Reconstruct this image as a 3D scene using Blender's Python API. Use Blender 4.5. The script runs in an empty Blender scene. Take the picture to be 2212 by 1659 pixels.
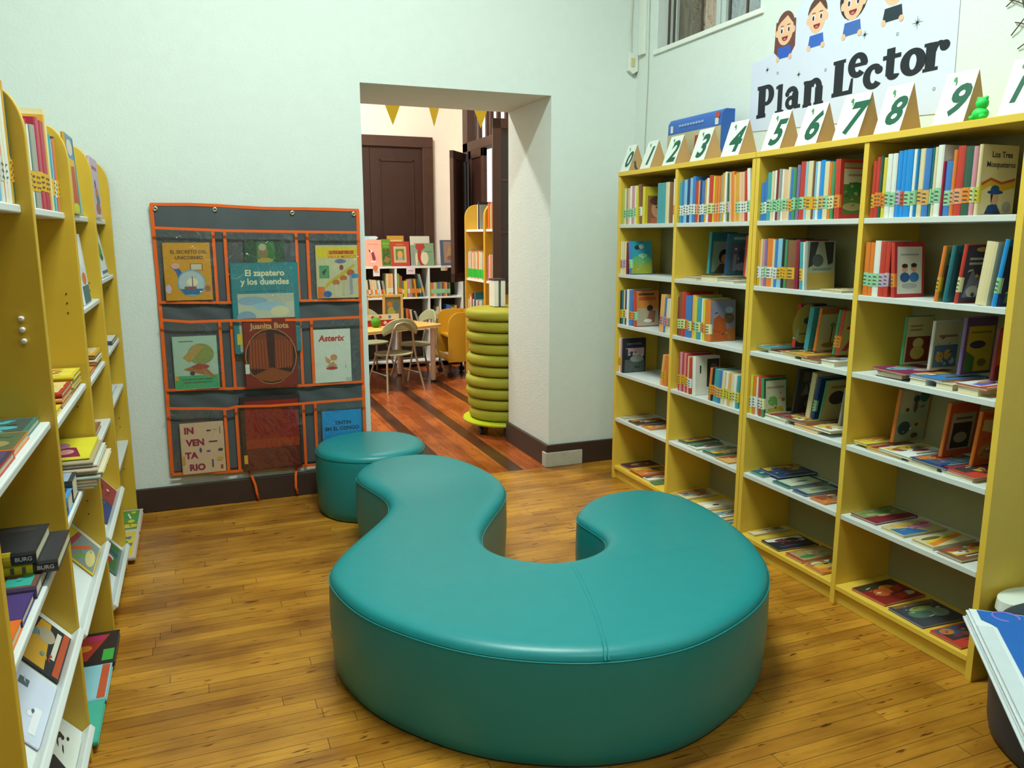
import bpy, bmesh, math, random, re
from mathutils import Vector, Matrix
from mathutils.geometry import tessellate_polygon
SC = bpy.context.scene
COL = SC.collection
R = math.radians
rnd = random.Random(7)

# ------------------------------------------------------------------ materials
def lin(h):
    h = h.lstrip('#')
    c = [int(h[i:i+2], 16)/255 for i in (0, 2, 4)]
    return tuple(x/12.92 if x <= .04045 else ((x+.055)/1.055)**2.4 for x in c) + (1,)
MC = {}
def M(h, rough=.55, spec=.4, noise=0.06, metal=0, bump=0, bscale=200, coat=0):
    k = (h, rough, spec, noise, metal, bump, bscale, coat)
    if k in MC: return MC[k]
    m = bpy.data.materials.new('mat_'+h.strip('#')); m.use_nodes = True
    nt = m.node_tree; b = nt.nodes['Principled BSDF']
    b.inputs['Roughness'].default_value = rough
    b.inputs['Specular IOR Level'].default_value = spec
    b.inputs['Metallic'].default_value = metal
    b.inputs['Coat Weight'].default_value = coat
    c = lin(h)
    tc = nt.nodes.new('ShaderNodeTexCoord')
    if noise:
        n = nt.nodes.new('ShaderNodeTexNoise'); n.inputs['Scale'].default_value = 14; n.inputs['Detail'].default_value = 3
        nt.links.new(tc.outputs['Object'], n.inputs['Vector'])
        mx = nt.nodes.new('ShaderNodeMix'); mx.data_type = 'RGBA'
        mx.inputs[6].default_value = tuple(x*(1-noise) for x in c[:3])+(1,)
        mx.inputs[7].default_value = tuple(min(1, x*(1+noise)) for x in c[:3])+(1,)
        nt.links.new(n.outputs['Fac'], mx.inputs[0]); nt.links.new(mx.outputs[2], b.inputs['Base Color'])
    else:
        b.inputs['Base Color'].default_value = c
    if bump:
        n2 = nt.nodes.new('ShaderNodeTexNoise'); n2.inputs['Scale'].default_value = bscale; n2.inputs['Detail'].default_value = 2
        nt.links.new(tc.outputs['Object'], n2.inputs['Vector'])
        bp = nt.nodes.new('ShaderNodeBump'); bp.inputs['Strength'].default_value = bump; bp.inputs['Distance'].default_value = .01
        nt.links.new(n2.outputs['Fac'], bp.inputs['Height']); nt.links.new(bp.outputs['Normal'], b.inputs['Normal'])
    MC[k] = m
    return m
def M_emit(h, s):
    m = bpy.data.materials.new('glow'); m.use_nodes = True
    b = m.node_tree.nodes['Principled BSDF']
    b.inputs['Base Color'].default_value = lin(h); b.inputs['Emission Color'].default_value = lin(h); b.inputs['Emission Strength'].default_value = s
    return m
def M_film(clear=.9, rough=.12, tint='#ffffff'):
    m = bpy.data.materials.new('film'); m.use_nodes = True; nt = m.node_tree
    nt.nodes.remove(nt.nodes['Principled BSDF'])
    t = nt.nodes.new('ShaderNodeBsdfTransparent'); g = nt.nodes.new('ShaderNodeBsdfGlossy'); g.inputs['Roughness'].default_value = rough
    t.inputs['Color'].default_value = lin(tint)
    x = nt.nodes.new('ShaderNodeMixShader'); x.inputs[0].default_value = 1-clear
    tc = nt.nodes.new('ShaderNodeTexCoord')
    n2 = nt.nodes.new('ShaderNodeTexNoise'); n2.inputs['Scale'].default_value = 9; n2.inputs['Distortion'].default_value = 1.5
    bp = nt.nodes.new('ShaderNodeBump'); bp.inputs['Strength'].default_value = .5; bp.inputs['Distance'].default_value = .03
    nt.links.new(tc.outputs['Object'], n2.inputs['Vector']); nt.links.new(n2.outputs['Fac'], bp.inputs['Height']); nt.links.new(bp.outputs['Normal'], g.inputs['Normal'])
    nt.links.new(t.outputs[0], x.inputs[1]); nt.links.new(g.outputs[0], x.inputs[2]); nt.links.new(x.outputs[0], nt.nodes['Material Output'].inputs[0])
    return m
def M_planks(a, b, along, row, width, mortar, strips=False, rough=.3):
    m = bpy.data.materials.new('planks'); m.use_nodes = True; nt = m.node_tree; N = nt.nodes.new; L = nt.links.new
    p = nt.nodes['Principled BSDF']; tc = N('ShaderNodeTexCoord'); mp = N('ShaderNodeMapping')
    if along == 'Y': mp.inputs['Rotation'].default_value = (0, 0, R(90))
    L(tc.outputs['Object'], mp.inputs['Vector'])
    br = N('ShaderNodeTexBrick'); br.offset = 0; br.squash = 1
    br.inputs['Scale'].default_value = 1; br.inputs['Mortar Size'].default_value = mortar; br.inputs['Mortar Smooth'].default_value = .4
    br.inputs['Brick Width'].default_value = width; br.inputs['Row Height'].default_value = row; br.inputs['Bias'].default_value = -.1
    br.inputs['Color1'].default_value = lin(a); br.inputs['Color2'].default_value = lin(b); br.inputs['Mortar'].default_value = lin('#4a2f12')
    # every row is shifted by its own random amount so that the end joints never line up
    sp = N('ShaderNodeSeparateXYZ'); L(mp.outputs[0], sp.inputs[0])
    dv = N('ShaderNodeMath'); dv.operation = 'DIVIDE'; dv.inputs[1].default_value = row; L(sp.outputs[1], dv.inputs[0])
    fo_ = N('ShaderNodeMath'); fo_.operation = 'FLOOR'; L(dv.outputs[0], fo_.inputs[0])
    wn = N('ShaderNodeTexWhiteNoise'); wn.noise_dimensions = '1D'; L(fo_.outputs[0], wn.inputs['W'])
    mm = N('ShaderNodeMath'); mm.operation = 'MULTIPLY_ADD'; mm.inputs[1].default_value = width*3; L(wn.outputs['Value'], mm.inputs[0]); L(sp.outputs[0], mm.inputs[2])
    cb = N('ShaderNodeCombineXYZ'); L(mm.outputs[0], cb.inputs[0]); L(sp.outputs[1], cb.inputs[1])
    L(cb.outputs[0], br.inputs['Vector'])
    # grain stretched along the plank
    m2 = N('ShaderNodeMapping'); m2.inputs['Scale'].default_value = (1.6, 34, 1); L(mp.outputs[0], m2.inputs['Vector'])
    g = N('ShaderNodeTexNoise'); g.inputs['Scale'].default_value = 1.6; g.inputs['Detail'].default_value = 6; g.inputs['Roughness'].default_value = .65
    L(m2.outputs[0], g.inputs['Vector'])
    r1 = N('ShaderNodeValToRGB'); r1.color_ramp.elements[0].position = .28; r1.color_ramp.elements[0].color = (.36, .30, .24, 1)
    r1.color_ramp.elements[1].position = .52; r1.color_ramp.elements[1].color = (1.04, 1.03, 1.0, 1); L(g.outputs['Fac'], r1.inputs['Fac'])
    # worn patches
    m3 = N('ShaderNodeMapping'); m3.inputs['Scale'].default_value = (1.2, 2.6, 1); L(mp.outputs[0], m3.inputs['Vector'])
    s = N('ShaderNodeTexNoise'); s.inputs['Scale'].default_value = 2.2; s.inputs['Detail'].default_value = 5; L(m3.outputs[0], s.inputs['Vector'])
    r2 = N('ShaderNodeValToRGB'); r2.color_ramp.elements[0].position = .34; r2.color_ramp.elements[0].color = (.62, .50, .36, 1)
    r2.color_ramp.elements[1].position = .6; r2.color_ramp.elements[1].color = (1.1, 1.08, 1.02, 1); L(s.outputs['Fac'], r2.inputs['Fac'])
    # dark scuffs
    m4 = N('ShaderNodeMapping'); m4.inputs['Scale'].default_value = (9, 42, 1); L(mp.outputs[0], m4.inputs['Vector'])
    d = N('ShaderNodeTexNoise'); d.inputs['Scale'].default_value = 1.3; d.inputs['Detail'].default_value = 2; L(m4.outputs[0], d.inputs['Vector'])
    r3 = N('ShaderNodeValToRGB'); r3.color_ramp.elements[0].position = .29; r3.color_ramp.elements[0].color = (.3, .22, .16, 1)
    r3.color_ramp.elements[1].position = .355; r3.color_ramp.elements[1].color = (1, 1, 1, 1); L(d.outputs['Fac'], r3.inputs['Fac'])
    cur = br.outputs['Color']
    if strips:
        sx = N('ShaderNodeSeparateXYZ'); L(tc.outputs['Object'], sx.inputs[0])
        ma = N('ShaderNodeMath'); ma.operation = 'SUBTRACT'; ma.inputs[1].default_value = 1.40; L(sx.outputs[0], ma.inputs[0])
        mb = N('ShaderNodeMath'); mb.operation = 'DIVIDE'; mb.inputs[1].default_value = .42; L(ma.outputs[0], mb.inputs[0])
        mf = N('ShaderNodeMath'); mf.operation = 'FRACT'; L(mb.outputs[0], mf.inputs[0])
        ml = N('ShaderNodeMath'); ml.operation = 'LESS_THAN'; ml.inputs[1].default_value = .24; L(mf.outputs[0], ml.inputs[0])
        mx = N('ShaderNodeMix'); mx.data_type = 'RGBA'; L(ml.outputs[0], mx.inputs[0]); L(cur, mx.inputs[6]); mx.inputs[7].default_value = lin('#4a2b1c'); cur = mx.outputs[2]
    for r_ in (r1, r2, r3):
        q = N('ShaderNodeMix'); q.data_type = 'RGBA'; q.blend_type = 'MULTIPLY'; q.inputs[0].default_value = .55 if r_ is r1 else 1
        L(cur, q.inputs[6]); L(r_.outputs[0], q.inputs[7]); cur = q.outputs[2]
    L(cur, p.inputs['Base Color']); p.inputs['Roughness'].default_value = rough; p.inputs['Specular IOR Level'].default_value = .45
    bp = N('ShaderNodeBump'); bp.inputs['Strength'].default_value = .25; bp.inputs['Distance'].default_value = .004
    L(br.outputs['Fac'], bp.inputs['Height']); bp.invert = True; L(bp.outputs['Normal'], p.inputs['Normal'])
    return m

# ------------------------------------------------------------------ mesh builder
class MB:
    def __init__(s): s.v = []; s.f = []; s.mi = []; s.m = []
    def mid(s, m):
        if isinstance(m, str): m = M(m)
        if m not in s.m: s.m.append(m)
        return s.m.index(m)
    def poly(s, pts, m):
        n = len(s.v); s.v += [tuple(p) for p in pts]; s.f.append(tuple(range(n, n+len(pts)))); s.mi.append(s.mid(m))
    def mesh(s, vs, fs, m):
        n = len(s.v); s.v += [tuple(p) for p in vs]; i = s.mid(m)
        for f in fs: s.f.append(tuple(n+k for k in f)); s.mi.append(i)
    def box(s, a, b, m, T=None):
        x0, y0, z0 = a; x1, y1, z1 = b
        vs = [(x0,y0,z0),(x1,y0,z0),(x1,y1,z0),(x0,y1,z0),(x0,y0,z1),(x1,y0,z1),(x1,y1,z1),(x0,y1,z1)]
        if T: vs = [T @ Vector(v) for v in vs]
        s.mesh(vs, [(0,3,2,1),(4,5,6,7),(0,1,5,4),(1,2,6,5),(2,3,7,6),(3,0,4,7)], m)
    def prism(s, pts, f0, f1, m):
        """pts: outline; f0/f1 map an outline point to 3-D at either end"""
        n = len(pts); s.mesh([f0(p) for p in pts]+[f1(p) for p in pts], [tuple(range(n))[::-1], tuple(range(n, 2*n))]+[(i,(i+1)%n,n+(i+1)%n,n+i) for i in range(n)], m)
    def lathe(s, prof, m, c=(0,0,0), n=32, caps=True):
        vs = []; fs = []
        for r, z in prof:
            for k in range(n):
                a = 2*math.pi*k/n; vs.append((c[0]+r*math.cos(a), c[1]+r*math.sin(a), c[2]+z))
        for i in range(len(prof)-1):
            for k in range(n): fs.append((i*n+k, i*n+(k+1)%n, (i+1)*n+(k+1)%n, (i+1)*n+k))
        if caps: fs.append(tuple(range(n))[::-1]); fs.append(tuple(range((len(prof)-1)*n, len(prof)*n)))
        s.mesh(vs, fs, m)
    def tube(s, path, r, m, n=8):
        path = [Vector(p) for p in path]; vs = []; fs = []
        for i, p in enumerate(path):
            t = (path[min(i+1, len(path)-1)]-path[max(i-1, 0)]).normalized()
            u = t.orthogonal().normalized() if i == 0 else (u-t*u.dot(t)).normalized()
            w = t.cross(u)
            for k in range(n):
                a = 2*math.pi*k/n; vs.append(p+u*(r*math.cos(a))+w*(r*math.sin(a)))
        for i in range(len(path)-1):
            for k in range(n): fs.append((i*n+k, i*n+(k+1)%n, (i+1)*n+(k+1)%n, (i+1)*n+k))
        fs.append(tuple(range(n))[::-1]); fs.append(tuple(range((len(path)-1)*n, len(path)*n)))
        s.mesh(vs, fs, m)
    def build(s, name, parent=None, loc=(0,0,0), rot=(0,0,0), smooth=False, bevel=0, seg=2):
        me = bpy.data.meshes.new(name); me.from_pydata(s.v, [], s.f); me.update()
        for m in s.m: me.materials.append(m)
        me.polygons.foreach_set('material_index', s.mi)
        if smooth:
            me.polygons.foreach_set('use_smooth', [True]*len(s.f))
            try: me.set_sharp_from_angle(angle=R(42))
            except Exception: pass
        o = bpy.data.objects.new(name, me); COL.objects.link(o); o.location = loc; o.rotation_euler = rot
        if parent: o.parent = parent
        if bevel:
            b = o.modifiers.new('b', 'BEVEL'); b.width = bevel; b.segments = seg; b.limit_method = 'ANGLE'; b.angle_limit = R(50)
        return o
LABELS = {}
def tag(o, label, cat, group=None):
    o['label'] = label; o['category'] = cat
    if group: o['group'] = group
    n = len(label.split())
    if n < 4 or n > 16: print('LABELLEN', n, label)
    if label in LABELS: print('LABELDUP', label)
    LABELS[label] = 1
    return o
def empty(name, loc=(0,0,0), rot=(0,0,0)):
    o = bpy.data.objects.new(name, None); COL.objects.link(o); o.location = loc; o.rotation_euler = rot; o.empty_display_size = .05
    return o
def struct(o): o['kind'] = 'structure'; return o

# ------------------------------------------------------------------ text and flat print
TC = {}
def text2d(s, bold=0, shear=0):
    k = (s, bold, shear)
    if k in TC: return TC[k]
    cu = bpy.data.curves.new('t', 'FONT'); cu.body = s; cu.offset = bold; cu.shear = shear; cu.align_x = 'CENTER'; cu.align_y = 'CENTER'; cu.resolution_u = 3
    o = bpy.data.objects.new('t', cu); COL.objects.link(o)
    dg = bpy.context.evaluated_depsgraph_get(); me = bpy.data.meshes.new_from_object(o.evaluated_get(dg))
    vs = [(v.co.x, v.co.y) for v in me.vertices]; fs = [tuple(p.vertices) for p in me.polygons]
    bpy.data.objects.remove(o); bpy.data.curves.remove(cu); bpy.data.meshes.remove(me)
    TC[k] = (vs, fs); return TC[k]
def ell(cx, cy, rx, ry, a0=0, a1=360, n=20):
    return [(cx+rx*math.cos(R(a0+(a1-a0)*i/n)), cy+ry*math.sin(R(a0+(a1-a0)*i/n))) for i in range(n+(0 if abs(a1-a0) == 360 else 1))]
def art_mb(shapes, W, H, P, eps=.00011):
    """shapes in unit cover coordinates; P(a, b, lift) -> 3-D"""
    mb = MB(); k = 1
    for s in shapes:
        e = eps*k; k += 1
        t = s[0]
        if t == 'r': _, x0, y0, x1, y1, c = s; mb.poly([P(x*W, y*H, e) for x, y in ((x0,y0),(x1,y0),(x1,y1),(x0,y1))], c)
        elif t == 'e': _, cx, cy, rx, ry, c = s; mb.poly([P(x*W, y*H, e) for x, y in ell(cx, cy, rx, ry)], c)
        elif t == 'p': _, pts, c = s; mb.poly([P(x*W, y*H, e) for x, y in pts], c)
        elif t == 't':
            _, x, y, size, c, txt = s[:6]; bold = s[6] if len(s) > 6 else .01; sh = s[7] if len(s) > 7 else 0
            vs, fs = text2d(txt, bold, sh)
            mb.mesh([P(x*W+a*size*W, y*H+b*size*W, e) for a, b in vs], fs, c)
    return mb
def rart(seed, base, cols):
    """a plain generic picture cover: title bar, ground, a few blobs"""
    r = random.Random(seed); s = [('r', .02, .01, .98, .99, base)]
    c = lambda: r.choice(cols)
    if r.random() < .6: s.append(('r', .08, .1, .92, .66, c()))
    s.append(('p', [(.05, .05), (.95, .05), (.95, r.uniform(.2, .4)), (.6, r.uniform(.25, .5)), (.3, r.uniform(.2, .45)), (.05, r.uniform(.2, .4))], c()))
    for i in range(4): s.append(('e', r.uniform(.2, .8), r.uniform(.15, .6), r.uniform(.07, .2), r.uniform(.05, .16), c()))
    for i in range(9):
        x, y, q = r.uniform(.14, .86), r.uniform(.12, .64), r.uniform(.03, .08)
        if i % 3 == 0: s.append(('p', [(x-q, y-q), (x+q*.8, y-q*1.2), (x+q*.3, y+q*1.5)], c()))
        elif i % 3 == 1: s.append(('e', x, y, q, q*.7, c()))
        else: s.append(('p', [(x-q*2, y), (x+q*1.5, y+q*.8), (x+q*1.6, y+q*1.2), (x-q*2, y+q*.4)], c()))
    s.append(('r', .12, .8, r.uniform(.6, .88), .86, c())); s.append(('r', .2, .72, .7, .755, c()))
    return s

# ------------------------------------------------------------------ books
CO = dict(r='#b83a2c', R='#7e2430', o='#d2762a', O='#dba25a', y='#cfbf3a', Y='#c8942a', g='#3f8a58', G='#2c5544', l='#9fb04a', t='#3d96a0', T='#1d6a74',
          b='#3a74b6', B='#263f74', a='#1787d2', s='#7db4cc', w='#d6dad2', c='#d2c69a', p='#c58794', P='#7c6a9a', n='#7a5238', N='#46322a', k='#26262c', e='#92948a', m='#a31f40', f='#d6b08a')
CN = dict(r='red', R='maroon', o='orange', O='tan', y='yellow', Y='mustard', g='green', G='dark green', l='lime', t='teal', T='dark teal',
          b='blue', B='navy', a='bright blue', s='pale blue', w='white', c='cream', p='pink', P='purple', n='brown', N='dark brown', k='black', e='grey', m='magenta', f='peach')
LN = dict(w='white', g='mint', c='cream', o='orange', Y='gold', y='yellow', r='red', P='lilac', f='peach', l='lime', p='pink', O='tan', G='green', e='grey', R='maroon', a='blue')
LC = dict(w='#c9cfca', g='#8fc49a', c='#cfcf9c', o='#d8822e', Y='#d0a02a', y='#c8bc40', r='#c04a30', P='#b3a2b8', f='#d69a72', l='#bfcc8a', p='#b98c8c', O='#d2a25a', G='#5a9a6a', e='#a4a49c', R='#8a3a44', a='#3f88c0')
PAGE = '#cfc8ac'
ORD = 'zeroth first second third fourth fifth sixth seventh eighth ninth tenth eleventh twelfth thirteenth fourteenth fifteenth sixteenth seventeenth eighteenth nineteenth twentieth'.split()
ORD += ['twenty-'+x for x in ORD[1:10]] + ['thirtieth'] + ['thirty-'+x for x in ORD[1:10]]
STUFF = MB()
def stuff_book(t, h, d, cov, loc, rot, lab, art, lz, lh):
    # the smallest books of the picture: same shapes, gathered into one object
    from mathutils import Euler
    T = Matrix.Translation(loc) @ Euler(rot).to_matrix().to_4x4(); ty = t/2; b = .0015
    m = M(CO.get(cov, cov), .38, .45)
    for s_ in (-1, 1):
        y0, y1 = sorted((s_*ty, s_*(ty-b))); STUFF.box((.002, y0, 0), (d, y1, h), m, T)
    STUFF.box((0, -ty, 0), (.003, ty, h), m, T); STUFF.box((.003, -ty+b, .003), (d-.003, ty-b, h-.003), M(PAGE, .8, .1), T)
    if lab: STUFF.box((-.0012, -ty-.0006, lz*h), (.008, ty+.0006, lz*h+lh), M(LC.get(lab, lab), .6, .3), T)
    if art:
        a = art_mb(art, d, h, lambda p, q, e: T @ Vector((p, -ty-e, q)))
        n = len(STUFF.v); STUFF.v += a.v; STUFF.f += [tuple(n+i for i in f) for f in a.f]; STUFF.mi += [STUFF.mid(a.m[i]) for i in a.mi]
def book(label, group, t, h, d, cov, loc, rot=(0,0,0), lab=None, art=None, lz=.2, name='book', lh=.05, spine_text=None, stuff=False):
    if stuff: return stuff_book(t, h, d, cov, loc, rot, lab, art, lz, lh)
    cov = CO.get(cov, cov); m = M(cov, .38, .45)
    b = .0022 if t > .012 else .0012; q = .003
    mb = MB(); ty = t/2
    for s in (-1, 1):
        y0, y1 = sorted((s*ty, s*(ty-b))); mb.box((.002, y0, 0), (d, y1, h), m)
    prof = [(.002, -ty), (-.0015, -ty*.6), (-.003, 0), (-.0015, ty*.6), (.002, ty), (.004, ty-b), (.004, -ty+b)]
    mb.prism(prof[::-1], lambda p: (p[0], p[1], 0), lambda p: (p[0], p[1], h), m)
    o = mb.build(name, None, loc, rot); mag = re.search('magazine|comic|booklet', label); o.name = mag.group(0).replace('comic', 'comic_book') if mag else name; tag(o, label, mag.group(0).replace('comic', 'comic book') if mag else 'book', group)
    pg = MB(); pg.box((.004, -ty+b, q), (d-q, ty-b, h-q), M(PAGE, .8, .1)); pg.build('page_block', o)
    if lab:
        lm = M(LC.get(lab, lab), .6, .3); L = MB(); z0 = max(.02, lz*h); e = .0008
        pf = [(.012, -ty-e), (.002, -ty-e), (-.0024, -ty*.6), (-.004, 0), (-.0024, ty*.6), (.002, ty+e), (.012, ty+e)]
        L.mesh([(x, y, z0) for x, y in pf]+[(x, y, z0+lh) for x, y in pf], [(i+1, i, 7+i, 8+i) for i in range(6)], lm)
        tm = M('#55564e', .7, .2)
        if t > .011:
            for i in range(3): L.poly([(-.0046, y, z) for y, z in ((ty*.55, z0+lh*(.16+.27*i)), (-ty*.55, z0+lh*(.16+.27*i)), (-ty*.55, z0+lh*(.25+.27*i)), (ty*.55, z0+lh*(.25+.27*i)))], tm)
        L.build('spine_label', o)
    if art:
        art_mb(art, d, h, lambda a, b_, e: (a, -ty-e, b_)).build('cover_print', o)
    if spine_text:
        txt, c, z, s = spine_text; vs, fs = text2d(txt, .02)
        S = MB(); S.mesh([(-.0048, -y_*s, z-x_*s) for x_, y_ in vs], fs, c); S.build('spine_lettering', o)
    return o
LP1, LP2, LP3, LC1, SKY, EXPO = 145, 48, 195, (.87, 1.0, .93), 6.0, 0.0
PEGS = [(-.417, 1.29), (-.417, 1.262), (-.416, 1.232)]
# ------------------------------------------------------------------ camera
cd = bpy.data.cameras.new('camera'); cam = bpy.data.objects.new('camera', cd); COL.objects.link(cam)
cd.sensor_fit = 'HORIZONTAL'; cd.sensor_width = 36; cd.lens = 36*1725/2212; cd.clip_start = .05
cam.location = (0, 0, 1.5); cam.rotation_euler = (R(90-10.525), 0, R(-21.638)); SC.camera = cam

# ------------------------------------------------------------------ room shell
WALL = M('#d2dbd6', .85, .2, .03, bump=.16, bscale=70)
WALL_IN = M('#e9e0d2', .85, .2, .03, bump=.2, bscale=55)
WHITE = M('#dfe3e0', .5, .4, .03)
BASE = M('#3b2b24', .5, .4, .2)
XL, XR, YB, YF, ZC = -.90, 2.69, 4.655, -3.4, 4.25
DX0, DX1, DZ, YT = .935, 2.105, 2.338, 5.375
XR2, YB2, XL2 = 2.966, 9.25, -1.6
def shell(name, boxes, m):
    mb = MB()
    for a, b in boxes: mb.box(a, b, m)
    return struct(mb.build(name))
shell('wall_back', [((XL-.2, YB, 0), (DX0, YT, ZC)), ((DX1, YB, 0), (XR+.5, YT, ZC)), ((DX0, YB, DZ), (DX1, YT, ZC))], WALL)
# right wall with the high window opening
WY0, WY1, WZ0, WZ1 = 3.46, 4.41, 2.60, 3.35
shell('wall_right', [((XR, YF, 0), (XR+.2, WY0, ZC)), ((XR, WY1, 0), (XR+.2, YB, ZC)), ((XR, WY0, 0), (XR+.2, WY1, WZ0)), ((XR, WY0, WZ1), (XR+.2, WY1, ZC))], WALL)
shell('wall_left', [((XL-.2, YF, 0), (XL, YB, ZC))], WALL)
shell('wall_front', [((XL-.2, YF-.2, 0), (XR+.2, YF, ZC))], M('#8f8a80', .85, .2))
shell('ceiling', [((XL-.2, YF-.2, ZC), (XR+.5, YT, ZC+.1))], M('#dfe6e2', .9, .1))
fl = MB(); fl.box((XL-.2, YF-.2, -.05), (XR+.2, 4.632, 0), M_planks('#b8832c', '#9a6822', 'X', .056, .95, .0012, rough=.3)); struct(fl.build('floor'))
fl = MB(); fl.box((XL2-.2, 4.632, -.05), (XR2+.2, YB2+.2, 0), M_planks('#a85c2a', '#8c4520', 'Y', .085, 1.6, .0012, strips=True, rough=.25)); struct(fl.build('floor_back'))
# back room shell; its right wall carries a tall window
VY0, VY1, VZ0, VZ1 = 6.55, 8.95, 1.0, 3.05
shell('wall_far', [((XL2-.2, YB2, 0), (XR2+.2, YB2+.2, ZC))], WALL_IN)
shell('wall_east', [((XR2, YT, 0), (XR2+.2, VY0, ZC)), ((XR2, VY1, 0), (XR2+.2, YB2, ZC)), ((XR2, VY0, 0), (XR2+.2, VY1, VZ0)), ((XR2, VY0, VZ1), (XR2+.2, VY1, ZC))], WALL_IN)
shell('wall_west', [((XL2-.2, YT, 0), (XL2, YB2, ZC))], WALL_IN)
shell('ceiling_back', [((XL2-.2, YT, ZC), (XR2+.2, YB2+.2, ZC+.1))], WALL_IN)
def base(name, boxes):
    mb = MB()
    for a, b in boxes: mb.box(a, b, BASE)
    return struct(mb.build(name, bevel=.004))
base('baseboard_back', [((XL, YB-.022, 0), (DX0, YB, .135)), ((DX1-.002, YB-.022, 0), (XR, YB, .145))])
base('baseboard_reveal', [((DX1-.022, YB-.022, 0), (DX1, YT, .145))])
base('baseboard_left', [((XL, YF, 0), (XL+.02, YB-.022, .135))])
base('baseboard_right', [((XR-.02, YF, 0), (XR, 1.60, .14))])
# repaired plaster block at the foot of the door corner
mb = MB(); mb.box((DX1-.03, YB-.034, 0), (DX1+.235, YB-.0225, .098), M('#b4b3a4', .9, .2, .2, bump=.5)); mb.box((DX1-.034, YB-.034, 0), (DX1-.0225, YB+.03, .098), M('#b4b3a4', .9, .2, .2, bump=.5)); struct(mb.build('trim_1', bevel=.004))
# high window: aluminium frame, panes, bars
wf = MB(); AL = M('#c5cfcc', .4, .5, .03); DK = M('#4c4038', .6, .3)
x0 = XR+.11
for y0, y1, z0, z1 in ((WY0, WY1, WZ0, WZ0+.035), (WY0, WY1, WZ1-.035, WZ1), (WY0, WY0+.03, WZ0, WZ1), (WY1-.03, WY1, WZ0, WZ1), (3.95, 3.985, WZ0, WZ1), (3.90, 3.935, WZ0+.03, WZ1)):
    wf.box((x0, y0, z0), (x0+.04, y1, z1), AL)
o = struct(wf.build('window_1', bevel=.003))
g = MB(); g.box((x0+.018, WY0+.03, WZ0+.035), (x0+.022, 3.95, WZ1-.035), M_film(.72, .05, '#c8d2cc')); g.box((x0+.018, 3.985, WZ0+.035), (x0+.022, WY1-.03, WZ1-.035), M_film(.75, .05, '#d8cbb4')); g.build('pane', o)
s = MB(); s.box((XR-.012, WY0-.03, WZ0-.028), (XR+.1, WY1+.03, WZ0), M('#dfe2dc', .6, .3)); s.build('window_sill', o, bevel=.004)
for y in (4.335, 4.28, 4.0, 3.745, 3.60):
    b = MB(); b.tube([(XR+.03, y, WZ0-.02), (XR+.03, y, WZ1)], .0075, DK, 8); b.build('bar', o, smooth=True)
shell('wall_neighbour', [((XR+1.6, YF, 0), (XR+1.8, YT, 6))], M('#b9a994', .9, .1))

# back-room window: frame, transom bars, open leaves
BR = M('#4a3227', .45, .4, .15); BRD = M('#3a241d', .45, .4, .2)
wf = MB()
for y0, y1, z0, z1 in ((VY0, VY0+.07, VZ0, VZ1), (VY1-.17, VY1, VZ0, VZ1), (VY0, VY1, VZ0, VZ0+.06), (VY0, VY1, VZ1-.07, VZ1), (VY0, VY1, 2.42, 2.52)):
    wf.box((XR2-.02, y0, z0), (XR2+.1, y1, z1), BR)
for y in (8.52, 8.28, 8.16, 7.95, 7.72, 7.4, 7.0): wf.box((XR2+.02, y-.022, 2.52), (XR2+.06, y+.022, VZ1-.07), BR)
w2 = struct(wf.build('window_2', bevel=.004))
pn = MB(); pn.box((XR2+.038, VY0+.07, VZ0+.06), (XR2+.042, VY1-.17, VZ1-.07), M_film(.92, .02)); pn.build('pane', w2)
def leaf(name, hinge, free, z0, z1, solid, label):
    hx, hy = hinge; fx, fy = free; w = math.hypot(fx-hx, fy-hy); a = math.atan2(fy-hy, fx-hx)
    mb = MB(); t = .022
    for xa, xb, za, zb in ((0, .075, z0, z1), (w-.075, w, z0, z1), (0, w, z0, z0+.1), (0, w, z1-.085, z1)): mb.box((xa, -t, za), (xb, t, zb), BR)
    if solid: mb.box((.07, -t*.5, z0+.05), (w-.07, t*.5, z1-.05), BRD)
    else:
        for z in (z0+.55, z0+1.0): mb.box((.07, -t*.8, z-.012), (w-.07, t*.8, z+.012), BR)
    o = mb.build(name, None, (hx, hy, 0), (0, 0, a), bevel=.003); tag(o, label, 'shutter')
    if not solid:
        g = MB(); g.box((.07, -.003, z0+.05), (w-.07, .003, z1-.05), M('#2a201c', .15, .5)); g.build('pane', o)
    return o
leaf('window_shutter', (2.935, 8.74), (2.62, 8.34), 1.0, 2.385, True, 'dark brown solid shutter standing open beside the wide dark door')
leaf('window_shutter', (2.94, 8.66), (2.94, 8.18), 1.02, 2.41, True, 'dark shutter closed flat against the far room window opening')
leaf('window_casement', (2.95, 6.70), (2.505, 6.78), .98, 2.50, False, 'brown glazed window leaf swung into the far room above green rings')
shell('ground', [((XR2+.2, 2, -3.2), (40, 30, -3))], M('#a8a590', .9, .1))

# dark door in the far wall
d = MB()
for xa, xb, za, zb in ((1.20, 1.33, 0, 2.49), (2.545, 2.67, 0, 2.49), (1.20, 2.67, 2.49, 2.61)): d.box((xa, YB2-.05, za), (xb, YB2+.01, zb), BR)
d1 = struct(d.build('door_1', bevel=.006))
for i, (xa, xb) in enumerate(((1.33, 1.936), (1.94, 2.545))):
    l = MB(); l.box((xa, YB2-.022, .01), (xb, YB2, 2.49), BRD)
    for za, zb in ((.15, .95), (1.1, 2.35)):
        for q in ((xa+.1, xb-.1, za, za+.02), (xa+.1, xb-.1, zb-.02, zb), (xa+.1, xa+.12, za, zb), (xb-.12, xb-.1, za, zb)): l.box((q[0], YB2-.032, q[2]), (q[1], YB2-.02, q[3]), BRD)
    l.build('door_leaf', d1, bevel=.003)

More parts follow.
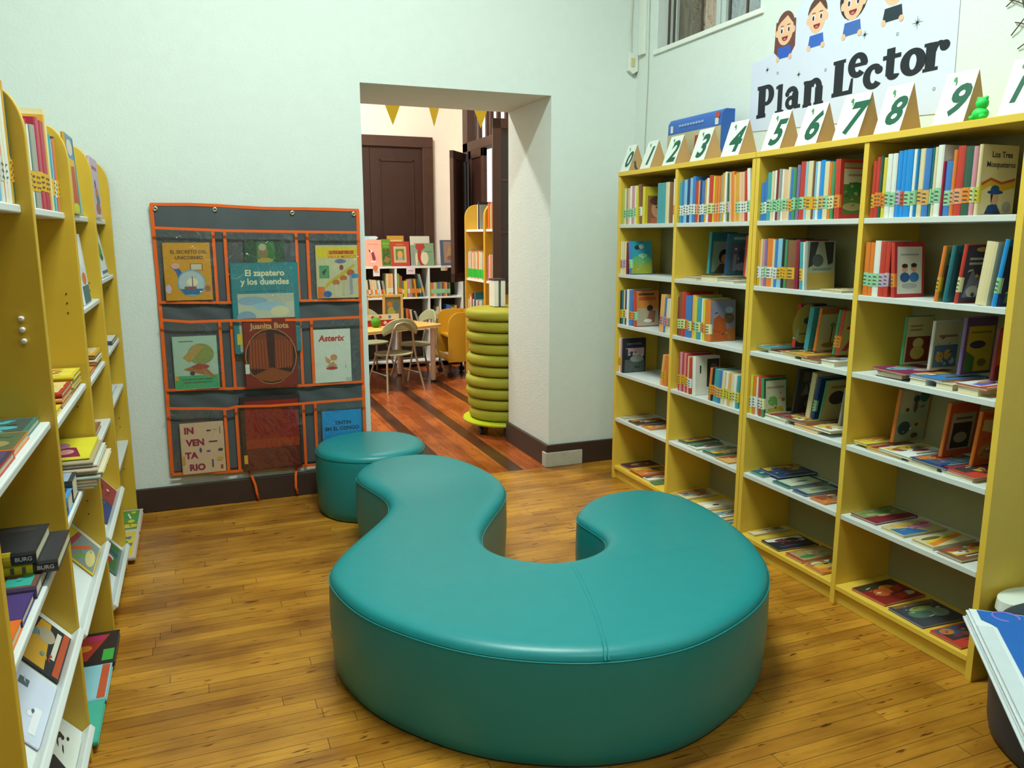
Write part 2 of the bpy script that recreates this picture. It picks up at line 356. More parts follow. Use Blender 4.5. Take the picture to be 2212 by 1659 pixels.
# ------------------------------------------------------------------ light
def lamp(name, loc, sx, sy, power, col, label, rot=0):
    t = tag(empty(name, loc, (0, 0, rot)), label, 'ceiling light')
    h = MB(); h.box((-sx/2-.03, -sy/2-.03, .0), (sx/2+.03, sy/2+.03, .07), WHITE); h.build('housing', t, bevel=.01)
    for k in (-1, 1):
        b = MB(); b.tube([(-sx/2+.02, k*sy*.25, -.02), (sx/2-.02, k*sy*.25, -.02)], .013, M_emit('#e8fff6', 6), 10); b.build('tube', t, smooth=True)
    L = bpy.data.lights.new(name, 'AREA'); L.shape = 'RECTANGLE'; L.size = sx; L.size_y = sy; L.energy = power; L.color = col
    lo = bpy.data.objects.new(name+'_glow', L); COL.objects.link(lo); lo.location = (0, 0, -.045); lo.parent = t
lamp('ceiling_lamp', (.75, 2.35, ZC-.07), 1.25, .3, LP1, LC1, 'long fluorescent fitting on ceiling between the two bookcases', 0)
lamp('ceiling_lamp', (.75, -1.2, ZC-.07), 1.25, .3, LP2, LC1, 'fluorescent ceiling fitting near the front wall', 0)
lamp('ceiling_lamp', (.9, 7.2, ZC-.07), 1.25, .3, LP3, (1, .95, .86), 'fluorescent ceiling fitting in the room beyond the doorway', 0)  # added lamp: lifts the far room beyond what its window daylight gives
w = bpy.data.worlds.new('sky'); SC.world = w; w.use_nodes = True; nt = w.node_tree
sk = nt.nodes.new('ShaderNodeTexSky'); sk.sky_type = 'HOSEK_WILKIE'; sk.sun_direction = (-.4, .3, .85); sk.turbidity = 8
hs = nt.nodes.new('ShaderNodeHueSaturation'); hs.inputs['Saturation'].default_value = .35; nt.links.new(sk.outputs[0], hs.inputs['Color'])
nt.links.new(hs.outputs[0], nt.nodes['Background'].inputs['Color']); nt.nodes['Background'].inputs['Strength'].default_value = SKY
SC.view_settings.view_transform = 'Standard'; SC.view_settings.look = 'None'; SC.view_settings.gamma = 1; SC.view_settings.use_curve_mapping = False
SC.view_settings.exposure = EXPO
SC.cycles.use_denoising = True; SC.cycles.max_bounces = 10; SC.cycles.diffuse_bounces = 5; SC.cycles.transparent_max_bounces = 16
SC.cycles.sample_clamp_indirect = 6; SC.cycles.caustics_reflective = False; SC.cycles.caustics_refractive = False
# ------------------------------------------------------------------ teal seats
LEA = M('#158184', .36, .45, .05, bump=.06, bscale=420)
LEAD = M('#1c2a2c', .6, .3)
NAVY = M('#1d3347', .4, .45, .06, bump=.06, bscale=420)
OUT = [(0.673,3.764),(0.668,3.693),(0.697,3.543),(0.732,3.406),(0.728,3.272),(0.687,3.162),(0.613,3.045),(0.511,2.904),(0.432,2.79),(0.384,2.698),(0.36,2.603),(0.376,2.462),(0.419,2.305),(0.496,2.173),(0.597,2.038),(0.703,1.94),(0.812,1.87),(0.928,1.816),(1.052,1.78),(1.197,1.772),(1.326,1.792),(1.501,1.86),(1.645,1.941),(1.758,2.048),(1.839,2.164),(1.911,2.324),(1.964,2.537),(1.983,2.807),(1.924,2.99),(1.784,3.06),(1.6,3.027),(1.466,2.915),(1.414,2.844),(1.405,2.785),(1.412,2.705),(1.416,2.596),(1.389,2.527),(1.325,2.463),(1.228,2.42),(1.137,2.422),(1.062,2.457),(0.99,2.53),(0.952,2.62),(0.956,2.727),(1.002,2.841),(1.099,2.99),(1.2,3.13),(1.271,3.269),(1.300,3.425),(1.285,3.613),(1.232,3.821),(1.138,3.96),(1.002,4.005),(0.859,3.985),(0.739,3.899)]
def spline(P, n):
    m = len(P); out = []
    for i in range(m):
        a, b, c, d = (Vector(P[(i+k) % m]) for k in (-1, 0, 1, 2))
        for j in range(n):
            t = j/n; out.append(.5*((2*b)+(c-a)*t+(2*a-5*b+4*c-d)*t*t+(3*b-a-3*c+d)*t**3))
    return out
def smooth_loop(P, it=6):
    for _ in range(it):
        n = len(P); P = [(P[i-1]+2*P[i]+P[(i+1) % n])/4 for i in range(n)]
    return P
def resample(P, N):
    n = len(P); L = [0]
    for i in range(n): L.append(L[-1]+(P[(i+1) % n]-P[i]).length)
    out = []; k = 0
    for j in range(N):
        s = L[-1]*j/N
        while L[k+1] < s: k += 1
        t = (s-L[k])/(L[k+1]-L[k]); out.append(P[k].lerp(P[(k+1) % n], t))
    return out
def inset(P, d):
    n = len(P); out = []
    for i in range(n):
        t = (P[(i+1) % n]-P[i-1]).normalized(); out.append(P[i]+Vector((-t.y, t.x))*d)   # counter-clockwise outline: left is inside
    return out
def upholstered(name, P, H, mat, matd, label, cat, group=None):
    area = sum(P[i-1].x*P[i].y-P[i].x*P[i-1].y for i in range(len(P)))
    if area < 0: P = P[::-1]
    prof = [(.022, .0), (.012, .012), (.004, .05), (.0, .12), (-.004, .2), (-.002, H-.05), (-.001, H-.028), (.0005, H-.022), (.0035, H-.0205), (.0015, H-.018), (.004, H-.008), (.012, H+.002), (.026, H+.009), (.045, H+.0135), (.066, H+.0155)]
    n = len(P); vs = []; fs = []
    for d, z in prof:
        Q = smooth_loop(inset(P, d), int(d*160)) if d > .02 and z > H*.5 else inset(P, d)
        vs += [(q.x, q.y, z) for q in Q]
    for i in range(len(prof)-1):
        for k in range(n): fs.append((i*n+k, i*n+(k+1) % n, (i+1)*n+(k+1) % n, (i+1)*n+k))
    last = [Vector(v) for v in vs[-n:]]; b0 = (len(prof)-1)*n
    for t in tessellate_polygon([last]):
        a, b, c = (last[i] for i in t)
        fs.append(tuple(b0+i for i in (t if (b-a).cross(c-a).z > 0 else t[::-1])))
    mb = MB(); mb.mesh(vs, fs, mat); fb = tuple(range(n))[::-1]
    c = Vector((sum(p.x for p in P)/n, sum(p.y for p in P)/n))
    mb.v = [(x-c.x, y-c.y, z) for x, y, z in mb.v]
    o = mb.build(name, None, (c.x, c.y, 0), smooth=True); tag(o, label, cat, group)
    k = MB(); q = inset(P, .018); k.prism([(p.x-c.x, p.y-c.y) for p in q], lambda p: (p[0], p[1], .001), lambda p: (p[0], p[1], .014), matd); k.build('base', o)
    pi = MB(); q = inset(P, -.0015); q.append(q[0]); pi.tube([(p.x-c.x, p.y-c.y, H-.021) for p in q], .0022, mat, 6); pi.build('piping', o, smooth=True)
    return o, c
P0 = resample(smooth_loop(spline(OUT, 6), 14), 260)
ot, c = upholstered('serpentine_ottoman', P0, .357, LEA, LEAD, 'large teal S-shaped leather ottoman in the middle of the wooden floor', 'ottoman')
sm = MB()
for dx in (-.006, .006):
    pts = []
    for k in range(25):
        t = k/24; x = 1.175+(.99-1.175)*t+.015*math.sin(t*3.1); y = 2.42+(1.785-2.42)*t
        e = min(t, 1-t)*.65; z = .357+.0155-.0015 if e > .066 else .357+.0155-.0015-.022*(1-e/.066)**2
        pts.append((x+dx-c.x, y-c.y, z))
    sm.tube(pts, .0023, LEA, 6)
sm.build('seam', ot, smooth=True)
P1 = [Vector((.855+.297*math.cos(a*2*math.pi/120), 4.29+.297*math.sin(a*2*math.pi/120))) for a in range(120)]
upholstered('round_pouf', P1, .36, LEA, LEAD, 'round teal leather pouf standing against the fabric pocket chart', 'pouf')
sg = lambda v: math.copysign(abs(v)**.8, v)
P2 = [Vector((2.36+.31*sg(math.cos(a*2*math.pi/120)), 1.05+.55*sg(math.sin(a*2*math.pi/120)))) for a in range(120)]
upholstered('oval_pouf', P2, .36, NAVY, M('#14181c', .6, .3), 'oval navy pouf beneath the stack with a blue top sheet', 'pouf')
# stack of big white cards with a blue sheet on the navy pouf
st = empty('card_stack', (2.08, 1.575, +.3745), (0, 0, math.atan2(-.76, -.65))); tag(st, 'stack of big white boards with a blue sheet on the navy pouf', 'stack of boards')
WB = M('#cdd6da', .6, .3, .05)
for i in range(5):
    b = MB(); o = (.006*i) % .013
    b.box((.004+o, o, .0075*i), (.86+o, .52, .0075*i+.0055), WB if i != 2 else M('#9aa39c', .7, .2)); b.build('board', st, bevel=.001)
b = MB(); pl_ = [(.025, .03), (.085, .03), (.105, .05), (.125, .062), (.86, .062), (.86, .5), (.025, .5)]
b.prism(pl_, lambda p: (p[0], p[1], .0365), lambda p: (p[0], p[1], .0385), M('#1a5fae', .5, .3)); b.build('blue_sheet', st)
b = MB(); b.tube([(.05+.03*math.cos(t*.35), .10+.035*math.sin(t*.35), .0388) for t in range(3, 19)], .003, '#7d6fc4', 6); b.build('pen_scribble', st)
b = MB(); b.box((.13, .01, .0365), (.86, .05, .0385), M('#bcc7cc', .6, .3, .1)); b.build('paper_strip', st)
# white-lidded bin between bookcase and navy pouf
bn = empty('lidded_bin', (2.50, 1.668, 0)); tag(bn, 'dark green bin with white lid beside the numbered bookcase end panel', 'bin')
q = [Vector(p) for p in ell(0, 0, .115, .063, 0, 360, 36)]
b = MB(); b.prism([(p.x, p.y) for p in q], lambda p: (p[0]*.86, p[1]*.86, .001), lambda p: (p[0], p[1], .29), M('#1f3a2e', .5, .4)); b.build('tub', bn, smooth=True)
b = MB(); b.prism([(p.x*1.06, p.y*1.06) for p in q], lambda p: (p[0], p[1], .29), lambda p: (p[0]*.96, p[1]*.96, .325), M('#d4ddd4', .5, .4)); b.build('lid', bn, smooth=True)
ROWS = {
 ('A', 1): '@4285 22l-200 22cg205 26eg205 22fg205 18wg215 30pg215 18wg215 18y-215 28nw220/5 24y-205*face @3875 44t-215 44t-215 36c-215 38n-213 @3736 24y-230/-2 12wo228',  # the brown book after the cream one paints that book's shaded cover
 ('A', 2): '@4271 14wo190 20cP190 28cP190 16R-185 28bg192/6*meadow @3763 40c-150>',
 ('A', 3): '@4261 20kY200 20Ty203 22cY205 20Bw205 22w-212 42bo208 38rg208/4*child @3815 44Op205/-4 22bp190/-4 22cp188/-4 22wp190/-4 20gp188/-4',
 ('A', 4): '@4258 20wY205 22pY205 22k-208*night @3787 22OY172/-9 24oY175/-9 26o-170/-9',
 ('B', 1): '@3648 18tw215 20bw222 26sw226 22Bw230 24sw232 26bw238 20rf212 16Of214 17Bw212 17bw210 22Yw216 18wl222 32rl234 16yl228 20of226 20of226 15ew230 15Yw238 16wc243 15GP234/3 16f-238/3 22o-240/4 16O-222/4 18Yg232/4 21fw232/4 22fw232/4 16rw236/4 20wg246/5 13pg248/5',
 ('B', 2): '@3534 20t-214/-4*portrait @3379 16B-205/-4*castle @3231 15r-196/-3 15f-196/-3',
 ('B', 3): '@3634 16Rl205 26nl232 34rl235 28bo218 26bl220 22Oo224 24yg216 34tl214 14wo212 18yo210 44oc206/3*dog @3076 14n-180',
 ('B', 4): '@3605 16rY208 17pY210 17rY210 17pY209 17rY206 16fw198 24rw192 30w-204/2*darkphoto @3331 22oY165/-4 14ko168/-4 22tO166/-4 22tO165/-4 22bO165/-4 24cy164/-4 22wy163/-4 18Oy163/-3 22cy162/-3 22wc161/-3 22ty160/-3',
 ('C', 1): '@2999 20bg180 18bw192 34tg226 14cg230 22wg232 15Rg233 17eg236 13wg234 28fg228 17cO240 22bY231 20gg232 20PG245 32rg258 20sY256 32cY256 12nY254 13sO250 16wl250 27aO254 28cg246 15oc240 18gc243 30ro250/2*field',
 ('C', 2): '@2994 15Yw205 10cw210 14pw206 14Pg206 38ow212 12cw208 18bw208 30sY212 16kY212 14gY208 50nY205 24R-208 20tY198/3 10w-198/3 14e-202/3*horse @2424 16r-120>',
 ('C', 3): '@2862 20rg196/-8*circle @2781 26t-190/-8 @2726 14o-190/-8*tree @2610 16gY192/-8 18ro192/-8*fable',
 ('C', 4): '@2999 16yw182 22ow180 10w-178 22rw182/3 18gc178/4*frog @2837 12k-205/-8*mono @2747 28c-205/-8 @2709 18Bg190/-9 @2664 10g-186/-10*blob @2554 12e-170/-8',
 ('D', 1): '@2364 16rY188 18ro200 13Go202 15yo196 22wg206 22wg206 20aP212 20ar213 26ag213 17wg212 8ag211 24cO211 26bO209 10Tg210 14cg211 24wg215 8m-165 26bg165 14of196 28rf206 32Go202 16pl200 13cy204*hat',
 ('D', 2): '@2370 24og200 20og200 28wg206 24rP202 20rP202 15ro200/5*kids @2048 15oY190/-6*leafy @2012 16T-192/-6 @1967 14rc196/-6*wolf @1890 40c-205/-6 @1831 16ag214/-7*forest',
 ('D', 3): '@2257 12g-185/-3*icecream @2135 12w-180/-3*party @2013 13P-205/-3*umbrella @1884 13R-180/-4*flame',
 ('D', 4): '@2276 16o-215/-6*birds @2053 14o-205/-6*cabin @1927 14o-200/-6*sunset',
}
FLATS = [
 ('A', 5, 4.222, 150, 210, 8, 4, 20, 'c', 1, 0, 1),
 ('A', 5, 4.069, 150, 210, 8, -6, 8, 'N', 2, 0, 1),
 ('A', 5, 3.939, 140, 205, 9, 3, 14, 'o', 3, 0, 1),
 ('A', 6, 4.187, 170, 220, 8, 8, 25, 'R', 'dusk', 0, 1),
 ('A', 6, 4.025, 160, 215, 8, -3, 10, 'o', 5, 9, 1),
 ('A', 6, 3.907, 150, 205, 9, 5, 6, 'w', 6, 0, 1),
 ('A', 6, 3.825, 110, 200, 8, 0, 4, 'g', 7, 0, 1),
 ('B', 2, 3.693, 130, 200, 12, 3, 10, 'c', 8, 0, 1),
 ('B', 2, 3.537, 140, 200, 14, -3, 8, 'f', 9, 0, 1),
 ('B', 2, 3.376, 140, 210, 26, 2, 6, 'c', 10, 0, 1),
 ('B', 2, 3.225, 120, 190, 14, -2, 4, 'w', 11, 0, 1),
 ('B', 5, 3.58, 165, 210, 8, 6, 28, 'G', 12, 0, 1),
 ('B', 5, 3.455, 165, 215, 9, -4, 8, 'w', 13, 0, 1),
 ('B', 5, 3.326, 150, 210, 9, 5, 20, 'G', 14, 0, 1),
 ('B', 5, 3.191, 110, 190, 8, -3, 8, 'O', 15, 0, 1),
 ('B', 6, 3.577, 170, 210, 9, 5, 20, 'c', 16, 0, 1),
 ('B', 6, 3.368, 150, 210, 9, -5, 12, 'w', 'eye', 0, 1),
 ('B', 6, 3.237, 140, 200, 9, 3, 8, 'w', 18, 0, 1),
 ('B', 6, 3.149, 90, 190, 8, 0, 6, 't', 19, 0, 1),
 ('C', 2, 2.538, 120, 200, 9, 0, 4, 'c', 20, 0, 1),
 ('C', 3, 3.011, 150, 215, 16, 4, 8, 'w', 21, 0, 1),
 ('C', 3, 2.94, 180, 225, 9, -4, 20, 't', 22, 17, 1),
 ('C', 3, 2.827, 170, 220, 12, 5, 10, 'w', 23, 0, 1),
 ('C', 3, 2.731, 160, 225, 9, -3, 16, 'Y', 24, 13, 1),
 ('C', 3, 2.639, 150, 215, 12, 3, 8, 'n', 25, 0, 1),
 ('C', 3, 2.525, 110, 205, 22, -2, 4, 'w', 26, 0, 1),
 ('C', 4, 2.955, 160, 215, 9, 6, 26, 'b', 27, 0, 1),
 ('C', 4, 2.819, 150, 215, 16, -4, 8, 'w', 28, 0, 1),
 ('C', 4, 2.723, 160, 225, 9, 4, 14, 'n', 29, 17, 1),
 ('C', 4, 2.619, 150, 215, 16, -3, 6, 'O', 30, 0, 1),
 ('C', 4, 2.532, 100, 205, 12, 0, 4, 'w', 31, 17, 1),
 ('C', 5, 2.943, 175, 220, 9, 5, 14, 't', 'wave', 0, 1),
 ('C', 5, 2.898, 150, 215, 9, -5, 60, 'B', 33, 10, 1),
 ('C', 5, 2.769, 165, 225, 9, 3, 10, 'T', 'whitecard', 0, 1),
 ('C', 5, 2.64, 160, 220, 9, -4, 8, 'B', 'leafcard', 0, 1),
 ('C', 5, 2.53, 110, 200, 9, 0, 6, 'o', 36, 0, 1),
 ('C', 6, 2.964, 170, 215, 9, 4, 22, 'c', 37, 0, 1),
 ('C', 6, 2.8, 165, 220, 9, -4, 10, 'k', 38, 0, 1),
 ('C', 6, 2.652, 160, 220, 12, 5, 8, 'r', 'village', 0, 1),
 ('C', 6, 2.521, 125, 205, 12, -2, 4, 'o', 40, 0, 1),
 ('D', 3, 2.389, 150, 215, 14, 3, 12, 'f', 41, 0, 1),
 ('D', 3, 2.363, 140, 205, 12, -3, 8, 'c', 42, 15, 1),
 ('D', 3, 2.22, 170, 220, 22, 5, 8, 'k', 43, 0, 1),
 ('D', 3, 2.195, 165, 220, 9, -14, 4, 'm', 'swirl', 23, 1),
 ('D', 3, 2.087, 150, 215, 20, 3, 4, 'w', 45, 0, 1),
 ('D', 3, 2.059, 160, 215, 10, -6, 12, 'b', 46, 21, 1),
 ('D', 3, 1.978, 150, 215, 22, 2, 6, 'c', 47, 0, 1),
 ('D', 3, 1.88, 120, 205, 22, -3, 4, 'c', 48, 0, 1),
 ('D', 3, 1.875, 118, 205, 10, 8, 2, 'r', 'stripes', 23, 1),
 ('D', 4, 2.351, 175, 225, 9, 6, 10, 'y', 50, 0, 1),
 ('D', 4, 2.329, 165, 220, 9, -8, 14, 'y', 51, 10, 1),
 ('D', 4, 2.223, 175, 225, 10, 5, 8, 'Y', 52, 0, 1),
 ('D', 4, 2.151, 160, 215, 9, -6, 12, 'w', 53, 11, 1),
 ('D', 4, 2.042, 160, 220, 12, 4, 6, 'c', 54, 0, 1),
 ('D', 4, 2.004, 160, 215, 9, -7, 10, 'B', 55, 13, 1),
 ('D', 4, 1.897, 150, 210, 12, 3, 4, 'w', 56, 0, 1),
 ('D', 4, 1.886, 145, 205, 9, -8, 10, 'r', 57, 13, 1),
 ('D', 5, 2.296, 165, 225, 10, 4, 14, 'R', 'garden', 0, 1),
 ('D', 5, 2.137, 160, 220, 10, -3, 10, 'c', 'pinkblue', 0, 1),
 ('D', 5, 2.005, 150, 215, 14, 4, 8, 'c', 'ribbon', 0, 1),
 ('D', 5, 1.885, 120, 205, 12, -2, 6, 'n', 61, 0, 1),
 ('D', 6, 2.24, 165, 220, 9, 5, 12, 'r', 'fire', 0, 1),
 ('D', 6, 2.037, 165, 220, 9, -4, 12, 'B', 'moss', 0, 1),
 ('D', 6, 1.868, 130, 205, 9, 0, 6, 'r', 64, 0, 1),
]
# ------------------------------------------------------------------ bookcase with the number cards (two units, two bays each)
YEL = M('#dcba44', .38, .45, .04); SHW = M('#c9d0cc', .45, .4, .03)
RX0, RX1 = 2.375, 2.665
ZS = {1: 1.565, 2: 1.275, 3: .975, 4: .68, 5: .39, 6: .085}
PT = .024
BAY = {'A': (4.258, 3.677), 'B': (3.653, 3.054), 'C': (3.002, 2.402), 'D': (2.378, 1.766)}   # inner far / near faces
def right_unit(ya, ym, yb, label):
    t = tag(empty('bookcase', (RX0, (ya+yb)/2, 0)), label, 'bookcase')
    cy = (ya+yb)/2; D = RX1-RX0
    def part(name, a, b, m):
        mb = MB(); mb.box((a[0], a[1]-cy, a[2]), (b[0], b[1]-cy, b[2]), m); return mb.build(name, t, bevel=.0018)
    for y in (ya-PT, ym-PT/2, yb): part('side_panel', (0, y, 0), (D, y+PT, 1.842), YEL)
    part('top_board', (-.004, yb, 1.842), (D, ya, 1.867), YEL)
    part('back_panel', (D, yb, 0), (D+.012, ya, 1.867), M('#9d976f', .6, .3))
    part('plinth', (.02, yb+PT, 0), (.04, ya-PT, .064), YEL)
    for (p, q) in ((ya-PT, ym+PT/2), (ym-PT/2, yb+PT)):
        for r in range(1, 7):
            m = SHW if r < 6 else YEL
            part('shelf', (.001, q+.0008, ZS[r]-.021), (D-.001, p-.0008, ZS[r]), m)
    return t
right_unit(4.282, 3.665, 3.030, 'yellow bookcase topped with number cards, unit nearer the doorway corner')
right_unit(3.026, 2.390, 1.742, 'yellow bookcase topped with number cards, unit beside the lidded bin')

